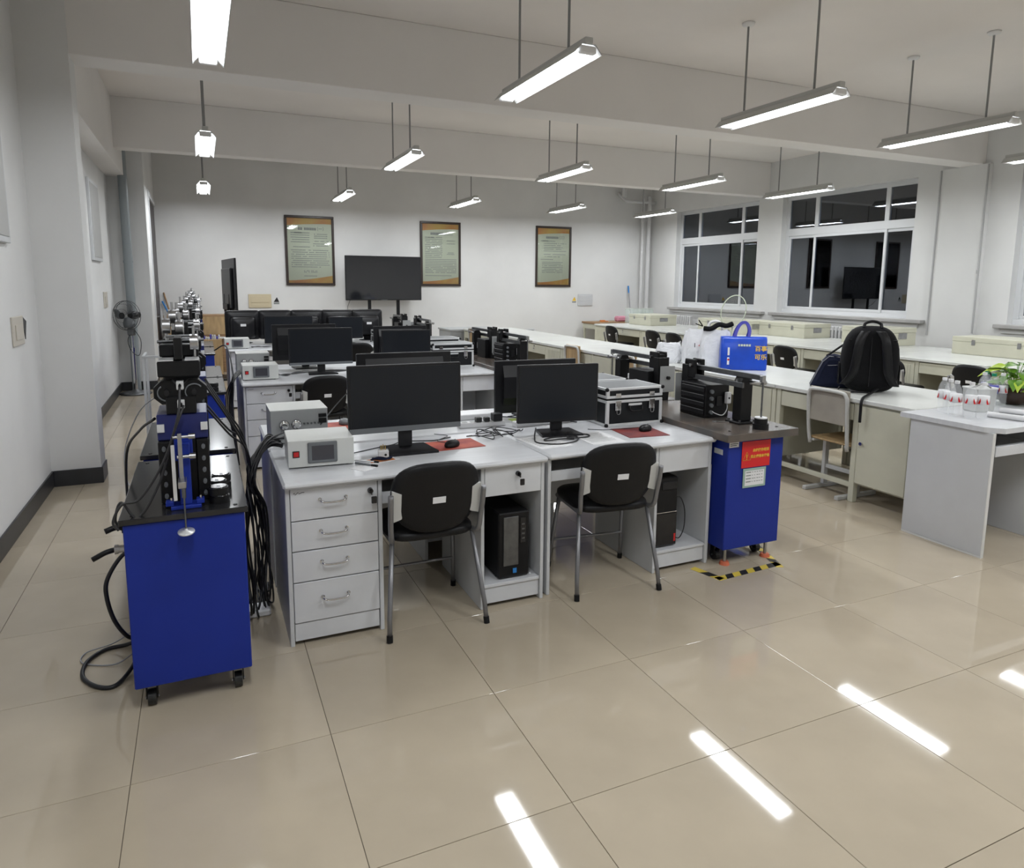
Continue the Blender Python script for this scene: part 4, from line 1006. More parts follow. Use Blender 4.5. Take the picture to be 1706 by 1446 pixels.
flight_case((1.795, 1.12, TH), R_(0), 'large black flight case with aluminium edges, lid ajar, on the nearest island', w=.395, d=.29, h=.155)
flight_case((1.80, 1.46, TH), R_(0), 'shallower black flight case behind the front one on the nearest island', w=.36, d=.30, h=.155, latches=False)
flight_case((1.72, 4.22, TH), 0, 'black flight case with aluminium edges, lid ajar, on the middle island', w=.43, d=.28, h=.165)
flight_case((1.75, 4.56, TH), 0, 'shallower black flight case behind the front one on the middle island', w=.38, d=.32, h=.19, latches=False)
flight_case((1.84, 7.2, TH), 0, 'black flight case with aluminium edges on the farthest island', w=.38, d=.3, h=.10, latches=False)
# ================================================================= LAB BENCHES
def bench(name, loc, rz, L, D, label, group, reeded=False):
    # local: front along x (0..L) at y=0, depth +y. cupboard at x from L-.42 to L
    t = thing(name, label, 'bench', loc, rz, group); H = .77
    MB().box(0.001, L-.001, -.02, D, H-.032, H, .004).build('worktop', 'beige_top', t)
    p = .045
    cx = .435
    for x in (.004, cx+.015, L-.004-p):
        for y in (0, D-.06):
            if x > .4 or True:
                MB().box(x, x+p, y, y+p, 0, H-.033, .003).build('leg', 'beige', t)
    MB().box(.05, cx+.014, .01, D-.07, .14, H-.034, .002).build('cupboard_body', 'beige', t)
    dr_ = MB().box(.052, cx+.010, -.004, .009, .15, H-.05, .003).build('door', 'beige', t)
    MB().cyl((cx-.03, -.004, .45), (cx-.03, -.022, .45), .010, .013, n=12).build('knob', 'chrome', dr_)
    if reeded:
        b = MB()
        for k in range(9): b.box(.07+k*.038, .095+k*.038, -.009, -.004, .18, H-.08, .002)
        b.build('reeding', 'beige', dr_)
    MB().box(cx+.06, L-.05, .03, D-.07, .60, H-.034).build('drawer_box', 'beige', t)
    d2 = MB().box(cx+.065, L-.055, .0, .015, .605, H-.045, .003).build('drawer', 'beige', t)
    xm = (cx+L)/2
    MB().cyl((xm, 0, .665), (xm, -.018, .665), .009, .012, n=12).build('knob', 'chrome', d2)
    MB().box(xm-.012, xm+.012, -.003, 0, .69, .71, .001).build('lock', 'steel_dark', d2)
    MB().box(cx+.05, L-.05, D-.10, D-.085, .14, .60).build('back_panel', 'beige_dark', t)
    MB().box(cx+.05, L-.05, D-.085, D-.06, .14, .19, .002).build('rail', 'beige', t)
    MB().box(cx+.06, L-.05, .02, .045, .10, .135, .002).build('foot_rail', 'beige', t)
    return t
# middle row: front faces -x. local x -> world -y?  rz=-90deg maps (x,y)->(y,-x); start from far end
ML = 1.243
pos5 = ['nearest, behind the backpack chair', 'second from the near end, under the bags', 'third from the near end', 'fourth from the near end', 'fifth from the near end', 'sixth from the near end', 'farthest']
for k in range(7):
    y0 = .715 + ML*k
    # want cupboard at the near (small y) end: use rz=+90: (x,y)->(-y,x): front normal -y -> +x (wrong). mirror instead
    t = bench('lab_bench', (3.95, y0+ML, 0), -PI/2, ML, .93, 'beige lab bench module of the middle row, %s' % pos5[k], 'lab benches', reeded=(k in (2, 4)))
    for o in t.children:      # mirror along the length so that the cupboard stands at the near end
        me = o.data; 
        for v in me.vertices: v.co.x = ML - v.co.x
        me.flip_normals(); 
        for q in o.children:
            for v in q.data.vertices: v.co.x = ML - v.co.x
            q.data.flip_normals()
WL = 1.65
pw = ['nearest', 'second from the near end', 'third from the near end', 'fourth from the near end', 'farthest']
for k in range(6):
    y0 = .12 + WL*k
    if k == 0: lb_ = 'beige lab bench module of the window row, at the near end behind the teacher desk'
    else: lb_ = 'beige lab bench module of the window row, %s' % pw[k-1] if k > 1 else 'beige lab bench module of the window row, behind the potted plant'
    bench('lab_bench', (7.03, y0+WL, 0), -PI/2, WL, 1.60, lb_, 'lab benches', reeded=(k % 2 == 1))
# plywood chairs in front of the middle row
def ply_chair(label, loc, rz, seat_m='ply', back_m='ply'):
    # faces +y
    t = thing('plywood_chair', label, 'chair', loc, rz, 'plywood school chairs')
    MB().box(-.19, .19, -.16, .20, .405, .420, .006).build('seat', seat_m, t)
    fr = MB(); fr.tube(cat([(-.17, -.165, .37), (-.175, -.185, .5), (-.175, -.205, .72), (-.165, -.21, .775), (-.12, -.212, .80), (.12, -.212, .80), (.165, -.21, .775), (.175, -.205, .72), (.175, -.185, .5), (.17, -.165, .37)], 4), .014, 8); fr.build('back_frame', 'lampgray', t)
    bk = MB(); bk.box(-.178, .178, -.190, -.178, .555, .815, .004); bk.build('backrest', back_m, t)
    for s in (-1, 1):
        MB().box(s*.15-.015, s*.15+.015, -.03, .01, .03, .404, .002).build('leg', 'lampgray', t)
        MB().box(s*.15-.017, s*.15+.017, -.22, .19, .0, .03, .004).build('runner', 'lampgray', t)
        MB().box(s*.15-.012, s*.15+.012, -.16, .17, .385, .404, .002).build('seat_bearer', 'lampgray', t)
    MB().box(-.135, .135, -.02, .0, .16, .19, .002).build('cross_rail', 'lampgray', t)
    return t
ply_chair('worn grey framed plywood chair in front of the nearest bench module', (4.10, 1.40, 0), -PI/2, back_m='ply_gray')
ply_chair('grey framed plywood chair pushed to the bench behind the second lever rig', (4.08, 4.08, 0), -PI/2)
ply_chair('grey framed plywood chair half hidden behind the right front monitor', (4.08, 5.30, 0), -PI/2)
ply_chair('farthest grey framed plywood chair, beside the far lever rigs', (4.08, 8.80, 0), -PI/2)
# ================================================================= BAGS ON THE MIDDLE BENCH
HB = .77
t = thing('shopping_bag', 'blue shopping bag with yellow lettering on the middle bench', 'bag', (4.40, 2.86, HB), R_(-33.7))
w, d, h = .43, .17, .315
b = MB()
def bag_ring(z, k, pinch=0):
    out = superel(w*k, d*(1-pinch), 9, 32); return b.ring([(x, y, z) for x, y in out])
L_ = [bag_ring(0.001, .97), bag_ring(.012, 1.0), bag_ring(.10, 1.0), bag_ring(.2, .995, .1), bag_ring(.29, .985, .35), bag_ring(h, .98, .5)]
for A, B in zip(L_, L_[1:]): b.bridge(A, B)
b.face(L_[0][::-1]); b.face(L_[-1]); b.build('bag_body', 'bagblue', t)
for (y, m) in ((-.045, 'strapblue'), (.045, 'strapblue')):
    hb = MB()
    pa = cat([(-.09, y, h-.02), (-.07, y*.7, h+.06), (-.03, y*.3, h+.125), (.02, y*.2, h+.13), (.05, y*.6, h+.06), (.035, y, h-.02)], 5)
    for p, q in zip(pa, pa[1:]):
        dv = (q-p).normalized(); nx = Vector((dv.z, 0, -dv.x))*.014
        hb.face(hb.ring([p-nx, p+nx, q+nx, q-nx])); st = hb.ring([p-nx+Vector((0, .003, 0)), p+nx+Vector((0, .003, 0)), q+nx+Vector((0, .003, 0)), q-nx+Vector((0, .003, 0))]); hb.face(st[::-1])
    hb.build('carry_strap', m, t)
fy = -d/2-.0018
text('百事', .056, flat((.150, fy+.003, .205), (0, -1, 0)), 'gold', t, bold=.0012); text('可乐', .056, flat((.150, fy+.001, .125), (0, -1, 0)), 'gold', t, bold=.0012)
pl = MB(); 
for k in range(5): pl.box(-.06+.024*k, -.042+.024*k, fy, fy+.004, .228, .248)
pl.build('lettering_strip', 'poster', t)
pl = MB(); pl.box(-.155, -.135, fy, fy+.004, .05, .12, .001).box(-.153, -.135, fy, fy+.004, .14, .215, .001); pl.build('side_badge', 'paper', t)
pl = MB().cyl((-.144, fy-.001, .098), (-.144, fy+.002, .098), .010, n=14); pl.build('side_badge', 'red', t)
def soft_bag(loc, rz, w, d, h, label, m='bagwhite', seed=1, peak=0.0, name='plastic_bag', top=.82):
    t = thing(name, label, 'bag', loc, rz); r_ = random.Random(seed); b = MB(); L = []; n = 44; NL = 13
    ph = [r_.uniform(0, 6) for _ in range(6)]
    for q in range(NL+1):
        zk = q/NL; k = (.90 + .12*math.sin(PI*min(1, zk*1.4))**.7) if zk < .5 else 1.0 + (top-1.0)*((zk-.5)/.5)**1.5
        pts = []
        for i, (x, y) in enumerate(superel(w*k, d*k, 3.5, n)):
            a = 2*PI*i/n; f = 1 + .035*math.sin(5*a+ph[0]+zk*4) + .03*math.sin(9*a+ph[1]-zk*6) + .02*math.sin(15*a+ph[2]+zk*9) + r_.uniform(-.018, .018)
            pts.append((x*f, y*f*(1-.45*zk), max(.001, h*zk + (peak*math.cos(a+ph[3]) + .010*math.sin(6*a+ph[4]))*zk + (r_.uniform(-.006, .006) if q else 0))))
        L.append(b.ring(pts))
    for A, B in zip(L, L[1:]): b.bridge(A, B, smooth=False)
    b.face(L[0][::-1]); c = len(b.v); b.v.append((0, 0, h*.95))
    for i in range(n): b.face((L[-1][i], L[-1][(i+1) % n], c), False)
    b.build('bag_body', m, t); return t
fr_ = R_(-40)
pb = soft_bag((4.25, 3.38, HB), fr_, .26, .20, .34, 'white plastic bag with a letter I and red heart, between the other bags', seed=4, peak=.03)
text('I', .06, flat((-.005, -.112, .20), (0, -1, 0)), 'ink', pb, bold=.001)
hm = MB().prism([(.03, .20), (.045, .212), (.055, .205), (.065, .212), (.08, .20), (.055, .175)], 'y', -.118, -.108); hm.build('heart', 'redsign', pb)
soft_bag((4.10, 3.62, HB), fr_, .26, .20, .20, 'low crumpled white plastic bag at the far left of the bags', seed=9)
tb = soft_bag((4.27, 3.10, HB), fr_, .30, .16, .36, 'translucent white carrier bag directly left of the blue bag', m='bagwhite', seed=6, peak=.01)
cl_ = MB(); cl_.tube(cat([(-.16, -.02, .42), (-.12, -.03, .36), (-.05, -.04, .37), (.02, -.02, .41), (.09, -.02, .40), (.14, .0, .44), (.18, 0, .40)], 6), [.006]*4+[.022]*33, 8) if False else cl_.tube(cat([(-.12, -.03, .38), (-.05, -.04, .38), (.02, -.02, .42), (.09, -.02, .41), (.15, .0, .43)], 6), .024, 8)
o = cl_.build('black_garment', 'fabric'); o.location = (4.27, 3.10, HB); o.rotation_euler[2] = fr_; tag(o, 'black cloth sticking out of the translucent carrier bag', 'clothing')
o = MB().tube(cat([(-.08, 0, .36), (-.06, 0, .43), (0, 0, .45), (.05, 0, .42), (.06, 0, .36)], 5), .014, 8).build('white_garment', 'paper'); o.location = (4.29, 3.13, HB); o.rotation_euler[2] = fr_; tag(o, 'white cloth roll in the top of the translucent carrier bag', 'clothing')
o = MB().tube([(-.13, -.02, .40), (-.17, -.02, .46)], .006, 6).tube([(-.13, -.02, .40), (-.20, -.02, .425)], .005, 6).build('drawstring_end', 'fabric'); o.location = (4.27, 3.10, HB); o.rotation_euler[2] = fr_; tag(o, 'short black strap ends sticking up from the carrier bag', 'strap')
# racket
t = thing('racket', 'white framed racket standing in the carrier bag, hoop against the window', 'racket', (4.40, 3.02, HB+.30), R_(-36))
n = 36; hp = [(.115*math.cos(2*PI*k/n)+.02*math.sin(2*PI*k/n), 0, .25+.155*math.sin(2*PI*k/n)) for k in range(n+1)]
MB().tube(hp, .005, 6).build('hoop', 'poster', t)
st = MB()
for k in range(-8, 9):
    x = k*.0125; zz = .15*math.sqrt(max(0, 1-(x/.115)**2)); st.tube([(x, 0, .25-zz), (x, 0, .25+zz)], .0006, 3)
for k in range(-10, 11):
    z = k*.014; xx = .112*math.sqrt(max(0, 1-(z/.155)**2)); st.tube([(-xx, 0, .25+z), (xx, 0, .25+z)], .0006, 3)
so = st.build('strings', 'net', t); so['kind'] = 'stuff'
MB().tube([(0, 0, .097), (-.03, 0, -.20)], .006, 6).build('shaft', 'poster', t)
# backpack
t = thing('backpack', 'large black backpack with shoulder straps standing on the middle bench', 'bag', (4.24, 1.335, HB), R_(-45))
w, h = .40, .50
ol = []
for (u, v) in superel(w, h, 3.6, 44):
    k = 1 - .22*max(0, v/h*2)**1.6; ol.append((u*k, v))
b = MB(); b.rings(ol, [(.2, .0), (.6, -.005), (.85, .0), (.95, .02), (1.0, .05), (1.0, .13), (.95, .17), (.80, .20), (.45, .215), (.2, .22)], cz=h/2+.004)
b.build('pack_body', 'fabric', t)
for s in (-1, 1):
    sb = MB(); pa = cat([(s*.05, -.012, .47), (s*.085, -.045, .40), (s*.10, -.055, .28), (s*.12, -.045, .15), (s*.17, -.005, .06)], 6)
    L = []
    for p in pa: L.append(sb.ring([(p.x-.033, p.y, p.z), (p.x-.03, p.y-.012, p.z), (p.x+.03, p.y-.012, p.z), (p.x+.033, p.y, p.z)]))
    for A, B in zip(L, L[1:]): sb.bridge(A, B)
    sb.face(L[0][::-1]); sb.face(L[-1]); sb.build('shoulder_strap', 'black', t)
MB().tube(cat([(-.06, .03, .49), (-.05, .04, .525), (0, .05, .54), (.05, .04, .525), (.06, .03, .49)], 5), .011, 8).build('carry_loop', 'black', t)
MB().box(.10, .125, -.004, .0, .19, .20, .001).build('red_tag', 'red', t)['label'] = 'small red tag'
MB().box(-.16, .17, .0, .03, .40, .405).box(-.005, .0, -.01, .002, .05, .42).build('seam_piping', 'bezel', t)
ds = MB(); ds.tube(cat([(.06, -.015, .04), (.0, -.12, .013), (-.04, -.25, .013), (-.072, -.362, .012), (-.084, -.390, -.02), (-.084, -.390, -.08), (-.084, -.390, -.16)], 5), .010, 6); ds.build('dangling_strap', 'black', t)
MB().tube(cat([(-.2, .0, .04), (-.21, -.03, .01), (-.15, -.05, .008), (-.08, -.04, .01), (0, -.03, .008)], 5), .006, 6).build('loose_strap', 'black', t)
for s in (-1, 1): MB().box(s*.205-.006, s*.205+.006, .05, .15, .05, .22, .01).build('side_pocket', 'black', t)
t = thing('shoulder_bag', 'navy shoulder bag with pale piping leaning left of the backpack', 'bag', (4.19, 1.64, HB), R_(-45))
ol = [(-.15, -.11), (-.14, -.125), (.14, -.125), (.15, -.11), (.13, .06), (.10, .12), (.02, .14), (-.03, .13), (-.07, .08)]
b = MB(); b.rings(ol, [(.2, -.01), (.7, -.012), (.93, .0), (1.0, .02), (1.0, .10), (.9, .12), (.2, .13)], cz=.127, smooth=False); b.build('bag_body', 'navy', t)
MB().tube([(-.150, .0, .02), (-.068, .0, .205), (-.02, .0, .252), (.10, .0, .24)], .003, 5).tube([(-.03, -.013, .18), (.10, -.013, .19)], .0025, 5).build('piping', 'cable_gray', t)
MB().tube(cat([(-.04, .05, .25), (.0, .05, .28), (.06, .05, .33), (.10, .05, .36)], 5), .009, 6).build('bag_strap', 'black', t)
MB().cyl((-.075, -.012, .215), (-.075, -.006, .215), .005, n=8).build('stud', 'chrome', t)
# ================================================================= TEACHER DESK
t = thing('teacher_desk', 'grey-white desk with water bottles at the right edge of the view', 'desk', (3.745, .10, 0))
DH = .775
MB().prism([(-.015, .585), (-.015, .06), (.05, -.02), (1.37, -.02), (1.37, .585)], 'z', DH-.03, DH).build('desktop', 'laminate', t)
pn = MB().box(0, .022, .015, .52, .012, DH-.031, .002).build('side_panel', 'lam_side', t)
MB().box(-.001, .023, .011, .0148, .0, DH-.031).box(0, .022, .015, .52, 0, .0115).build('edge_strip', 'edge', pn)
MB().box(.64, .66, .04, .55, 0, DH-.031, .002).build('side_panel', 'lam_side', t)
MB().box(1.33, 1.35, .015, .55, 0, DH-.031, .002).build('side_panel', 'lam_side', t)
MB().box(.03, .64, .50, .515, .30, DH-.031).build('modesty_panel', 'lam_side', t)
MB().box(.05, .639, .02, .05, .60, .66, .002).box(.05, .639, .05, .42, .60, .612).build('keyboard_tray', 'laminate', t)
MB().box(.03, .25, .25, .499, .30, .32, .002).build('low_shelf', 'lam_side', t)
MB().box(.661, 1.329, .04, .53, .10, .60, .002).build('pedestal', 'lam_side', t)
t = thing('carton', 'red and white printed carton on the floor under the grey-white desk', 'box', (3.92, .30, 0), R_(8))
MB().box(0, .07, 0, .14, 0, .28, .002).build('carton_body', 'paper', t); MB().box(-.001, .0, .0, .14, .14, .26).box(0, .07, -.001, 0, .13, .27).build('printed_panel', 'pink', t); MB().box(0.01, .06, -.002, -.001, .02, .06).box(-.002, -.001, .02, .09, .03, .10).build('printed_panel', 'redsign', t)
def bottle(loc, label, cap='white', lab=True, lblm='paper', rz=0):
    t = thing('water_bottle', label, 'bottle', loc, rz, 'water bottles on the grey-white desk')
    prof = [(.001, .002), (.020, 0), (.030, .006), (.031, .012)]
    z = .012
    for k in range(5):
        prof += [(.0315, z+.004), (.029, z+.0085), (.0315, z+.013)]; z += .014
    prof += [(.032, .118), (.032, .150), (.031, .158), (.026, .178), (.018, .194), (.0125, .204), (.0125, .212)]
    MB().lathe(prof, n=18).build('bottle_body', 'plastic_clear', t)
    MB().cyl((0, 0, .2045), (0, 0, .222), .0145, n=16).build('cap', cap, t)
    if lab:
        l_ = MB(); ring0 = [(.0325, .120), (.0325, .156)]
        l_.lathe([(.0324, .088), (.0326, .088), (.0326, .142), (.0324, .142)], n=24); lo = l_.build('paper_sleeve', lblm, t)
        for a0 in (.3, 2.4, 4.5):
            f = MB()
            for sgn in (-1, 1):
                pts = []
                for (da, z) in ((0, .092), (.50, .128), (.56, .110), (.45, .092)):
                    a = a0 + sgn*(da + .06); pts.append((.0343*math.cos(a), .0343*math.sin(a), z))
                f.face(f.ring(pts if sgn > 0 else pts[::-1]))
            f.build('red_leaf_print', 'redsign' if lblm == 'paper' else 'leaf', lo)
    return t
b0 = None
for (x, y, lab) in ((3.985, .585, 'small clear water bottle, leftmost of the front row, beside the desk edge'), (3.955, .525, 'small clear water bottle, second from left in the front row'), (3.91, .455, 'small clear water bottle, third from left, nearest the desk edge'), (3.93, .375, 'small clear water bottle, fourth from left in the front row'), (3.985, .335, 'small clear water bottle, rightmost of the front row, by the paper rolls')):
    if b0 is None: b0 = bottle((x, y, DH), lab, rz=2.0)
    else: dup(b0, (x, y, DH), 2.0+.2*len(lab) % .5, lab)
for (x, y, lab) in ((4.51, .66, 'clear water bottle with white cap behind the white basket'), (4.585, .585, 'clear water bottle with white cap just left of the plant pot')): dup(b0, (x, y, DH), 2.4, lab)
bg = bottle((4.60, .70, DH), 'clear water bottle with green cap, farther of the two green ones', cap='green_cap', lblm='strapblue'); dup(bg, (4.51, .60, DH), 1.0, 'clear water bottle with green cap, nearer of the two green ones')
t = thing('basket', 'small white plastic basket behind the front water bottles', 'basket', (4.245, .52, DH), R_(-12))
b = MB()
for (a0_, a1_, z0, z1) in ((.085, .105, 0, .15),):
    o1 = superel(.17, .13, 6, 28); L = [b.ring([(x*.86, y*.86, .001) for x, y in o1]), b.ring([(x*.9, y*.9, .01) for x, y in o1]), b.ring([(x, y, .145) for x, y in o1]), b.ring([(x*1.05, y*1.05, .146) for x, y in o1]), b.ring([(x*1.05, y*1.05, .156) for x, y in o1]), b.ring([(x*.96, y*.96, .155) for x, y in o1]), b.ring([(x*.87, y*.87, .012) for x, y in o1])]
    for A, B in zip(L, L[1:]): b.bridge(A, B)
    b.face(L[0][::-1]); b.face(L[-1])
b.build('basket_shell', 'box_white', t)
MB().tube(cat([(-.08, 0, .15), (-.04, -.03, .175), (.02, 0, .18), (.08, 0, .15)], 5), .006, 6).build('wire_bundle', 'steel', t)
for (p0, p1, r_, lab) in (((4.08, .36, DH+.018), (4.13, .125, DH+.018), .017, 'white roll of paper in front of the bottles, nearer one'), ((4.30, .42, DH+.018), (4.40, .20, DH+.018), .017, 'white roll of paper lying near the plant pot, farther one')):
    t = thing('paper_roll', lab, 'paper', p0); d_ = Vector(p1)-Vector(p0)
    MB().cyl((0, 0, 0), d_, r_, n=16).build('rolled_sheet', 'paper', t); MB().cyl(d_*.999, d_*1.004, r_*.55, n=12).build('roll_core', 'ink_gray', t)
sheet((4.42, .20, DH), R_(15), .25, .2, 'blank sheet of paper under the paper roll at the right edge', lines=False)
# potted pothos
t = thing('potted_plant', 'leafy green pothos in a brown glazed pot on the grey-white desk', 'plant', (4.76, .60, DH))
MB().lathe([(.001, 0), (.075, 0), (.095, .03), (.105, .08), (.10, .115), (.092, .115), (.09, .105), (.001, .10)], n=28).build('pot', 'pot', t)
MB().lathe([(.001, .1055), (.089, .1055), (.089, .1075), (.001, .109)], n=24).build('soil', 'soil', t)
rl = random.Random(5)
def leafmesh(L, W, curl, p0, az, el, m, nm='leaf'):
    b = MB(); n = 7; rows = []
    for i in range(n):
        s = i/(n-1); wd = W*math.sin(PI*min(1, s**.75))*(1-.25*s) + (.001 if i in (0, n-1) else 0)
        x = L*s; z = -curl*L*s*s
        rows.append([b.ring([(x, -wd, z+.10*wd), (x, 0, z-.10*wd), (x, wd, z+.10*wd)])][0])
    for A, B in zip(rows, rows[1:]):
        for k in (0, 1): b.face((A[k], A[k+1], B[k+1], B[k]), True)
    M = Matrix.Translation(p0) @ Matrix.Rotation(az, 4, 'Z') @ Matrix.Rotation(-el, 4, 'Y') @ Matrix.Rotation(rl.uniform(-.5, .5), 4, 'X'); b.tf(M)
    return b.build(nm, m, t)
stems = MB()
for k in range(46):
    az = rl.uniform(0, 2*PI); r = rl.uniform(.03, .15); hh = rl.uniform(.13, .29) - (.08 if r > .11 else 0)
    p = Vector((r*math.cos(az), r*math.sin(az), hh)); stems.tube(cat([(r*.25*math.cos(az), r*.25*math.sin(az), .105), (r*.6*math.cos(az), r*.6*math.sin(az), hh*.8), p], 3), .0022, 4)
    leafmesh(rl.uniform(.09, .14), rl.uniform(.032, .05), rl.uniform(.2, .9), p, az+rl.uniform(-.5, .5), rl.uniform(-.1, .8), 'leaf' if rl.random() < .7 else 'leaf_light')
stems.build('stems', 'leaf', t)['kind'] = 'stuff'
leafmesh(.05, .018, .2, Vector((-.15, .08, .21)), 2.6, .9, 'leaf_light')
# ================================================================= WINDOW BENCH: DISPLAY BOXES AND OTHERS
def long_box(x0, y0, L, W, H, label):
    t = thing('wooden_case', label, 'box', (x0, y0, HB), 0, 'long beige boxes on the window bench')
    MB().box(0, W, 0, L, 0, H*.72, .004).build('box_body', 'beige', t)
    MB().box(-.004, W+.004, -.004, L+.004, H*.725, H, .005).build('box_lid', 'beige', t)
    MB().box(W*.35, W*.65, -.010, -.004+.004, H*.38, H*.72, .003).build('clasp', 'steel', t)
    for k in (.25, .75): MB().box(-.010, 0, L*k-.02, L*k+.02, H*.55, H*.85, .002).build('hinge', 'steel', t)
    return t
long_box(7.68, 9.00, .75, .62, .21, 'long beige box, farthest on the window bench near the corner')
long_box(7.70, 6.50, 1.1, .60, .23, 'long beige box, second from the far end, behind the racket')
long_box(8.06, 5.55, .95, .55, .22, 'long beige box with metal clasp between the blue bag and the backpack')
long_box(8.10, 4.15, .75, .55, .24, 'long beige box half hidden behind the backpack')
long_box(8.02, 2.20, 1.02, .55, .21, 'long beige box nearest the viewer on the window bench, at the right edge')
# corner table
t = thing('side_table', 'small pale table with worn wooden top in the far right corner', 'table', (7.45, 10.70, 0))
MB().box(0, 1.0, 0, .6, .71, .75, .005).build('table_top', 'wood', t)
MB().box(.02, .98, .02, .58, .60, .705, .003).build('apron', 'pale_table', t)
for x in (.03, .93):
    for y in (.03, .53): MB().box(x, x+.04, y, y+.04, 0, .60, .003).build('leg', 'pale_table', t)
o = MB().box(-.16, .16, -.08, .08, 0, .12, .03).build('pink_bag', 'pink'); o.location = (8.28, 10.95, .75); tag(o, 'small pink bag on the corner table', 'bag')
o = MB().box(-.06, .06, -.03, .03, 0, .04, .008).box(.08, .14, -.02, .02, 0, .02, .004).build('orange_tool', 'orange'); o.location = (7.75, 10.9, .75); tag(o, 'small orange tool lying on the corner table', 'tool')
t = thing('mop', 'mop with blue handle tip leaning in the far right corner', 'mop', (8.68, 11.05, 0))
MB().cyl((0, 0, .05), (0, .25, 1.38), .013, n=8).build('pole', 'cable_gray', t); MB().cyl((0, .2505, 1.3805), (0, .28, 1.54), .018, n=8).build('grip', 'bluesticker', t); MB().lathe([(.12, 0), (.07, .05), (.015, .09)], 0, 0, 0, 14).build('mop_head', 'paper', t)
t = thing('glass_tank', 'clear glass tank with thin rim on the far end of the window bench', 'tank', (7.85, 9.86, HB))
for (a, b_, c_, d_) in ((0, .5, 0, .008), (0, .5, .292, .30), (0, .008, .008, .292), (.492, .5, .008, .292)): MB().box(a, b_, c_, d_, 0, .30).build('glass_side', 'glass_tank', t)
MB().box(-.004, .504, -.004, .004, .30, .312).box(-.004, .504, .296, .304, .30, .312).box(-.004, .004, .004, .296, .30, .312).box(.496, .504, .004, .296, .30, .312).build('rim', 'box_white', t)
# grey desk at far end of the middle row
t = thing('grey_desk', 'grey side desk at the far end of the middle bench row', 'desk', (3.70, 9.46, 0))
MB().box(0, 1.0, 0, .7, .72, .75, .004).build('desktop', 'box_gray', t)
for x in (.02, .96): MB().box(x, x+.02, .02, .68, 0, .72, .002).build('side_panel', 'box_gray', t)
MB().box(.041, .959, .03, .05, .12, .715).build('front_panel', 'box_gray', t)
o = MB().box(-.07, .07, -.002, .0, -.16, .0).build('paper_notice', 'paper'); o.location = (3.86, 9.488, .55); tag(o, 'white paper stuck on the front of the grey side desk', 'paper')
# ================================================================= BACK WALL AREA
def television(loc, rz, w, h, z0, label, legs):
    t = thing('television', label, 'television', loc, rz)
    MB().box(-w/2, w/2, 0, .03, z0, z0+h, .005).box(-w*.35, w*.35, .03, .07, z0+.08, z0+h-.15, .01).build('tv_housing', 'bezel', t)
    MB().box(-w/2+.015, w/2-.015, -.002, 0, z0+.025, z0+h-.015).build('tv_screen', 'screen_tv', t)
    MB().box(-.06, .06, -.003, -.001, z0+.006, z0+.014).build('maker_mark', 'bezel_gray', t)
    for x in legs:
        MB().box(x-.03, x+.03, .035, .075, .03, z0+.3, .004).build('stand_post', 'black', t)
    MB().box(legs[0]-.05, legs[1]+.05, -.22, .26, 0, .03, .006).build('stand_base', 'black', t)
    MB().box(legs[0], legs[1], .08, .10, z0+.05, z0+.15, .004).build('cross_bar', 'black', t)
    return t
television((2.90, 11.00, 0), 0, 1.48, .84, 1.235, 'large wide black television on two posts against the back wall', (-.28, .28))
television((.11, 9.9, 0), R_(96), 1.35, .86, 1.07, 'black television seen edge-on near the left end of the back wall', (-.25, .25))
cable('tv_cable', [(2.25, 11.05, 1.24), (2.23, 11.2, 1.1), (2.25, 11.35, .9), (2.25, 11.35, .1)], .005, 'cable', 'thin cable hanging left below the large television')
# plywood cabinet and shelf at far left
t = thing('plywood_cabinet', 'long plywood-fronted cabinet under the back wall at the far left', 'cabinet', (-.93, 10.75, 0))
MB().box(0, 1.0, 0, .45, .62, 1.0, .004).build('upper_box', 'wood', t)
MB().box(0, 1.0, -.03, .48, .585, .619, .003).build('shelf_board', 'edge', t)
MB().box(.02, .98, .02, .43, .0, .584, .003).build('lower_box', 'wood', t)
MB().box(.02, .96, -.006, -.0, .66, .97, .002).build('front_panel', 'ply', t)
t = thing('clutter_tray', 'tray of purple and white small parts on the shelf at the far left', 'tray', (-.55, 10.45, .0))
MB().box(0, .5, 0, .2, .0, .60, .004).build('stand_box', 'ply', t); rr = random.Random(9)
for k in range(14): MB().box(.02+.033*k, .045+.033*k, rr.uniform(0, .08), .18, .60, .63+rr.uniform(0, .05), .004).build('small_part', 'strapblue' if k % 3 == 0 else 'lam_side', t)
t = thing('rack', 'thin pale metal rack frame left of the torsion rigs', 'rack', (-.80, 4.0, 0))
for y in (0, .35): MB().box(0, .02, y, y+.02, 0, .95, .002).build('upright', 'lam_side', t)
MB().box(0, .30, 0, .02, .951, .97, .002).box(0, .02, .021, .35, .951, .97, .002).build('cross_bar', 'lam_side', t)
for (x0, x1, m, lab) in ((-.93, -.84, 'wood', 'wooden stick leaning at the far left against the back wall'), (-.96, -.86, 'bluesticker', 'blue handled stick leaning at the far left against the back wall')):
    o = MB().cyl((x0, 11.38 if m == 'wood' else 11.36, 1.37 if m == 'wood' else 1.22), (x1, 11.25, 1.0), .014, n=8).build('leaning_stick', m); tag(o, lab, 'stick')
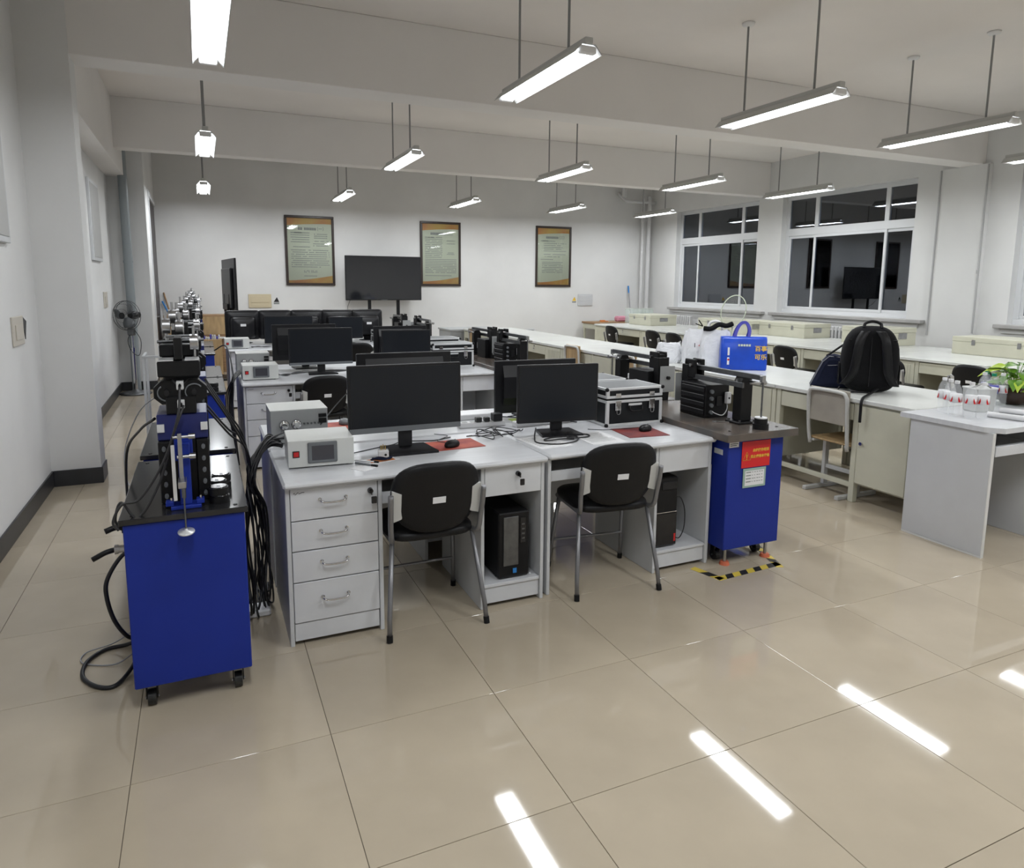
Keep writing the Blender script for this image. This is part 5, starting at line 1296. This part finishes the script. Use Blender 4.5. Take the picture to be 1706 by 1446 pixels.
# pedestal fan
t = thing('pedestal_fan', 'grey pedestal fan with wire cage in the far left corner', 'fan', (-1.235, 8.62, 0), R_(-35))
MB().lathe([(.001, 0), (.20, 0), (.205, .012), (.17, .03), (.06, .045), (.035, .07), (.001, .072)], n=32).build('fan_base', 'steel_dark', t)
MB().cyl((0, 0, .07), (0, 0, .62), .024, n=14).cyl((0, 0, .62), (0, 0, .82), .014, n=12).cyl((0, 0, .60), (0, 0, .65), .030, n=14).build('fan_pole', 'chrome', t)
MB().box(-.045, .045, -.05, .03, .82, .93, .015).build('control_box', 'steel_dark', t)
MB().lathe([(.001, -.09), (.045, -.085), (.055, -.03), (.055, .05), (.03, .09), (.001, .095)], n=20, M=Matrix.Translation((0, .06, 1.10)) @ Matrix.Rotation(R_(90), 4, 'X')).build('motor', 'black', t)
MB().box(-.02, .02, .0, .05, .93, 1.08, .005).build('neck', 'steel_dark', t)
cg = MB(); Rf = .20
for y, R0 in ((-.10, Rf), (-.145, Rf*.8), (-.165, .09), (-.055, Rf)):
    cg.tube([(R0*math.cos(2*PI*k/32), y, 1.10+R0*math.sin(2*PI*k/32)) for k in range(33)], .0045 if R0 == Rf else .0022, 5)
for k in range(48):
    a = 2*PI*k/48; c_, s_ = math.cos(a), math.sin(a)
    cg.tube([(Rf*c_, -.10, 1.10+Rf*s_), (Rf*.8*c_, -.145, 1.10+Rf*.8*s_), (.05*c_, -.168, 1.10+.05*s_)], .0013, 3)
    cg.tube([(Rf*c_, -.10, 1.10+Rf*s_), (Rf*.8*c_, -.055, 1.10+Rf*.8*s_), (.05*c_, -.03, 1.10+.05*s_)], .0013, 3)
cg.build('wire_cage', 'steel_dark', t)
MB().cyl((0, -.17, 1.10), (0, -.165, 1.10), .045, n=20).build('cage_badge', 'bezel', t)
for k in range(3):
    a = 2*PI*k/3+.9; b = MB(); rows = []
    for i in range(6):
        r = .03+.145*i/5; wd = .35 + .25*math.sin(PI*i/5)
        rows.append(b.ring([(r*math.cos(a+q*wd), -.10+.03*q, 1.10+r*math.sin(a+q*wd)) for q in (-1, 0, 1)] + [(r*math.cos(a+q*wd), -.097+.03*q, 1.10+r*math.sin(a+q*wd)) for q in (1, 0, -1)]))
    for A, B in zip(rows, rows[1:]): b.bridge(A, B)
    b.face(rows[0][::-1]); b.face(rows[-1]); b.build('fan_blade', 'bezel_gray', t)
cable('fan_lead', [(-1.20, 8.60, .90), (-1.13, 8.58, .75), (-1.16, 8.58, .55), (-1.25, 8.60, .60), (-1.29, 8.60, .75), (-1.24, 8.6, .88)], .005, 'cable', 'black power lead looped round the pole of the pedestal fan')
# odds and ends
o = MB().box(-.06, .06, -.05, .05, 0, .035, .008).build('wall_plug_box', 'white'); o.location = (-.17, 1.05, 0.0); tag(o, 'white plug on the floor at the foot of the cable bundle', 'plug')
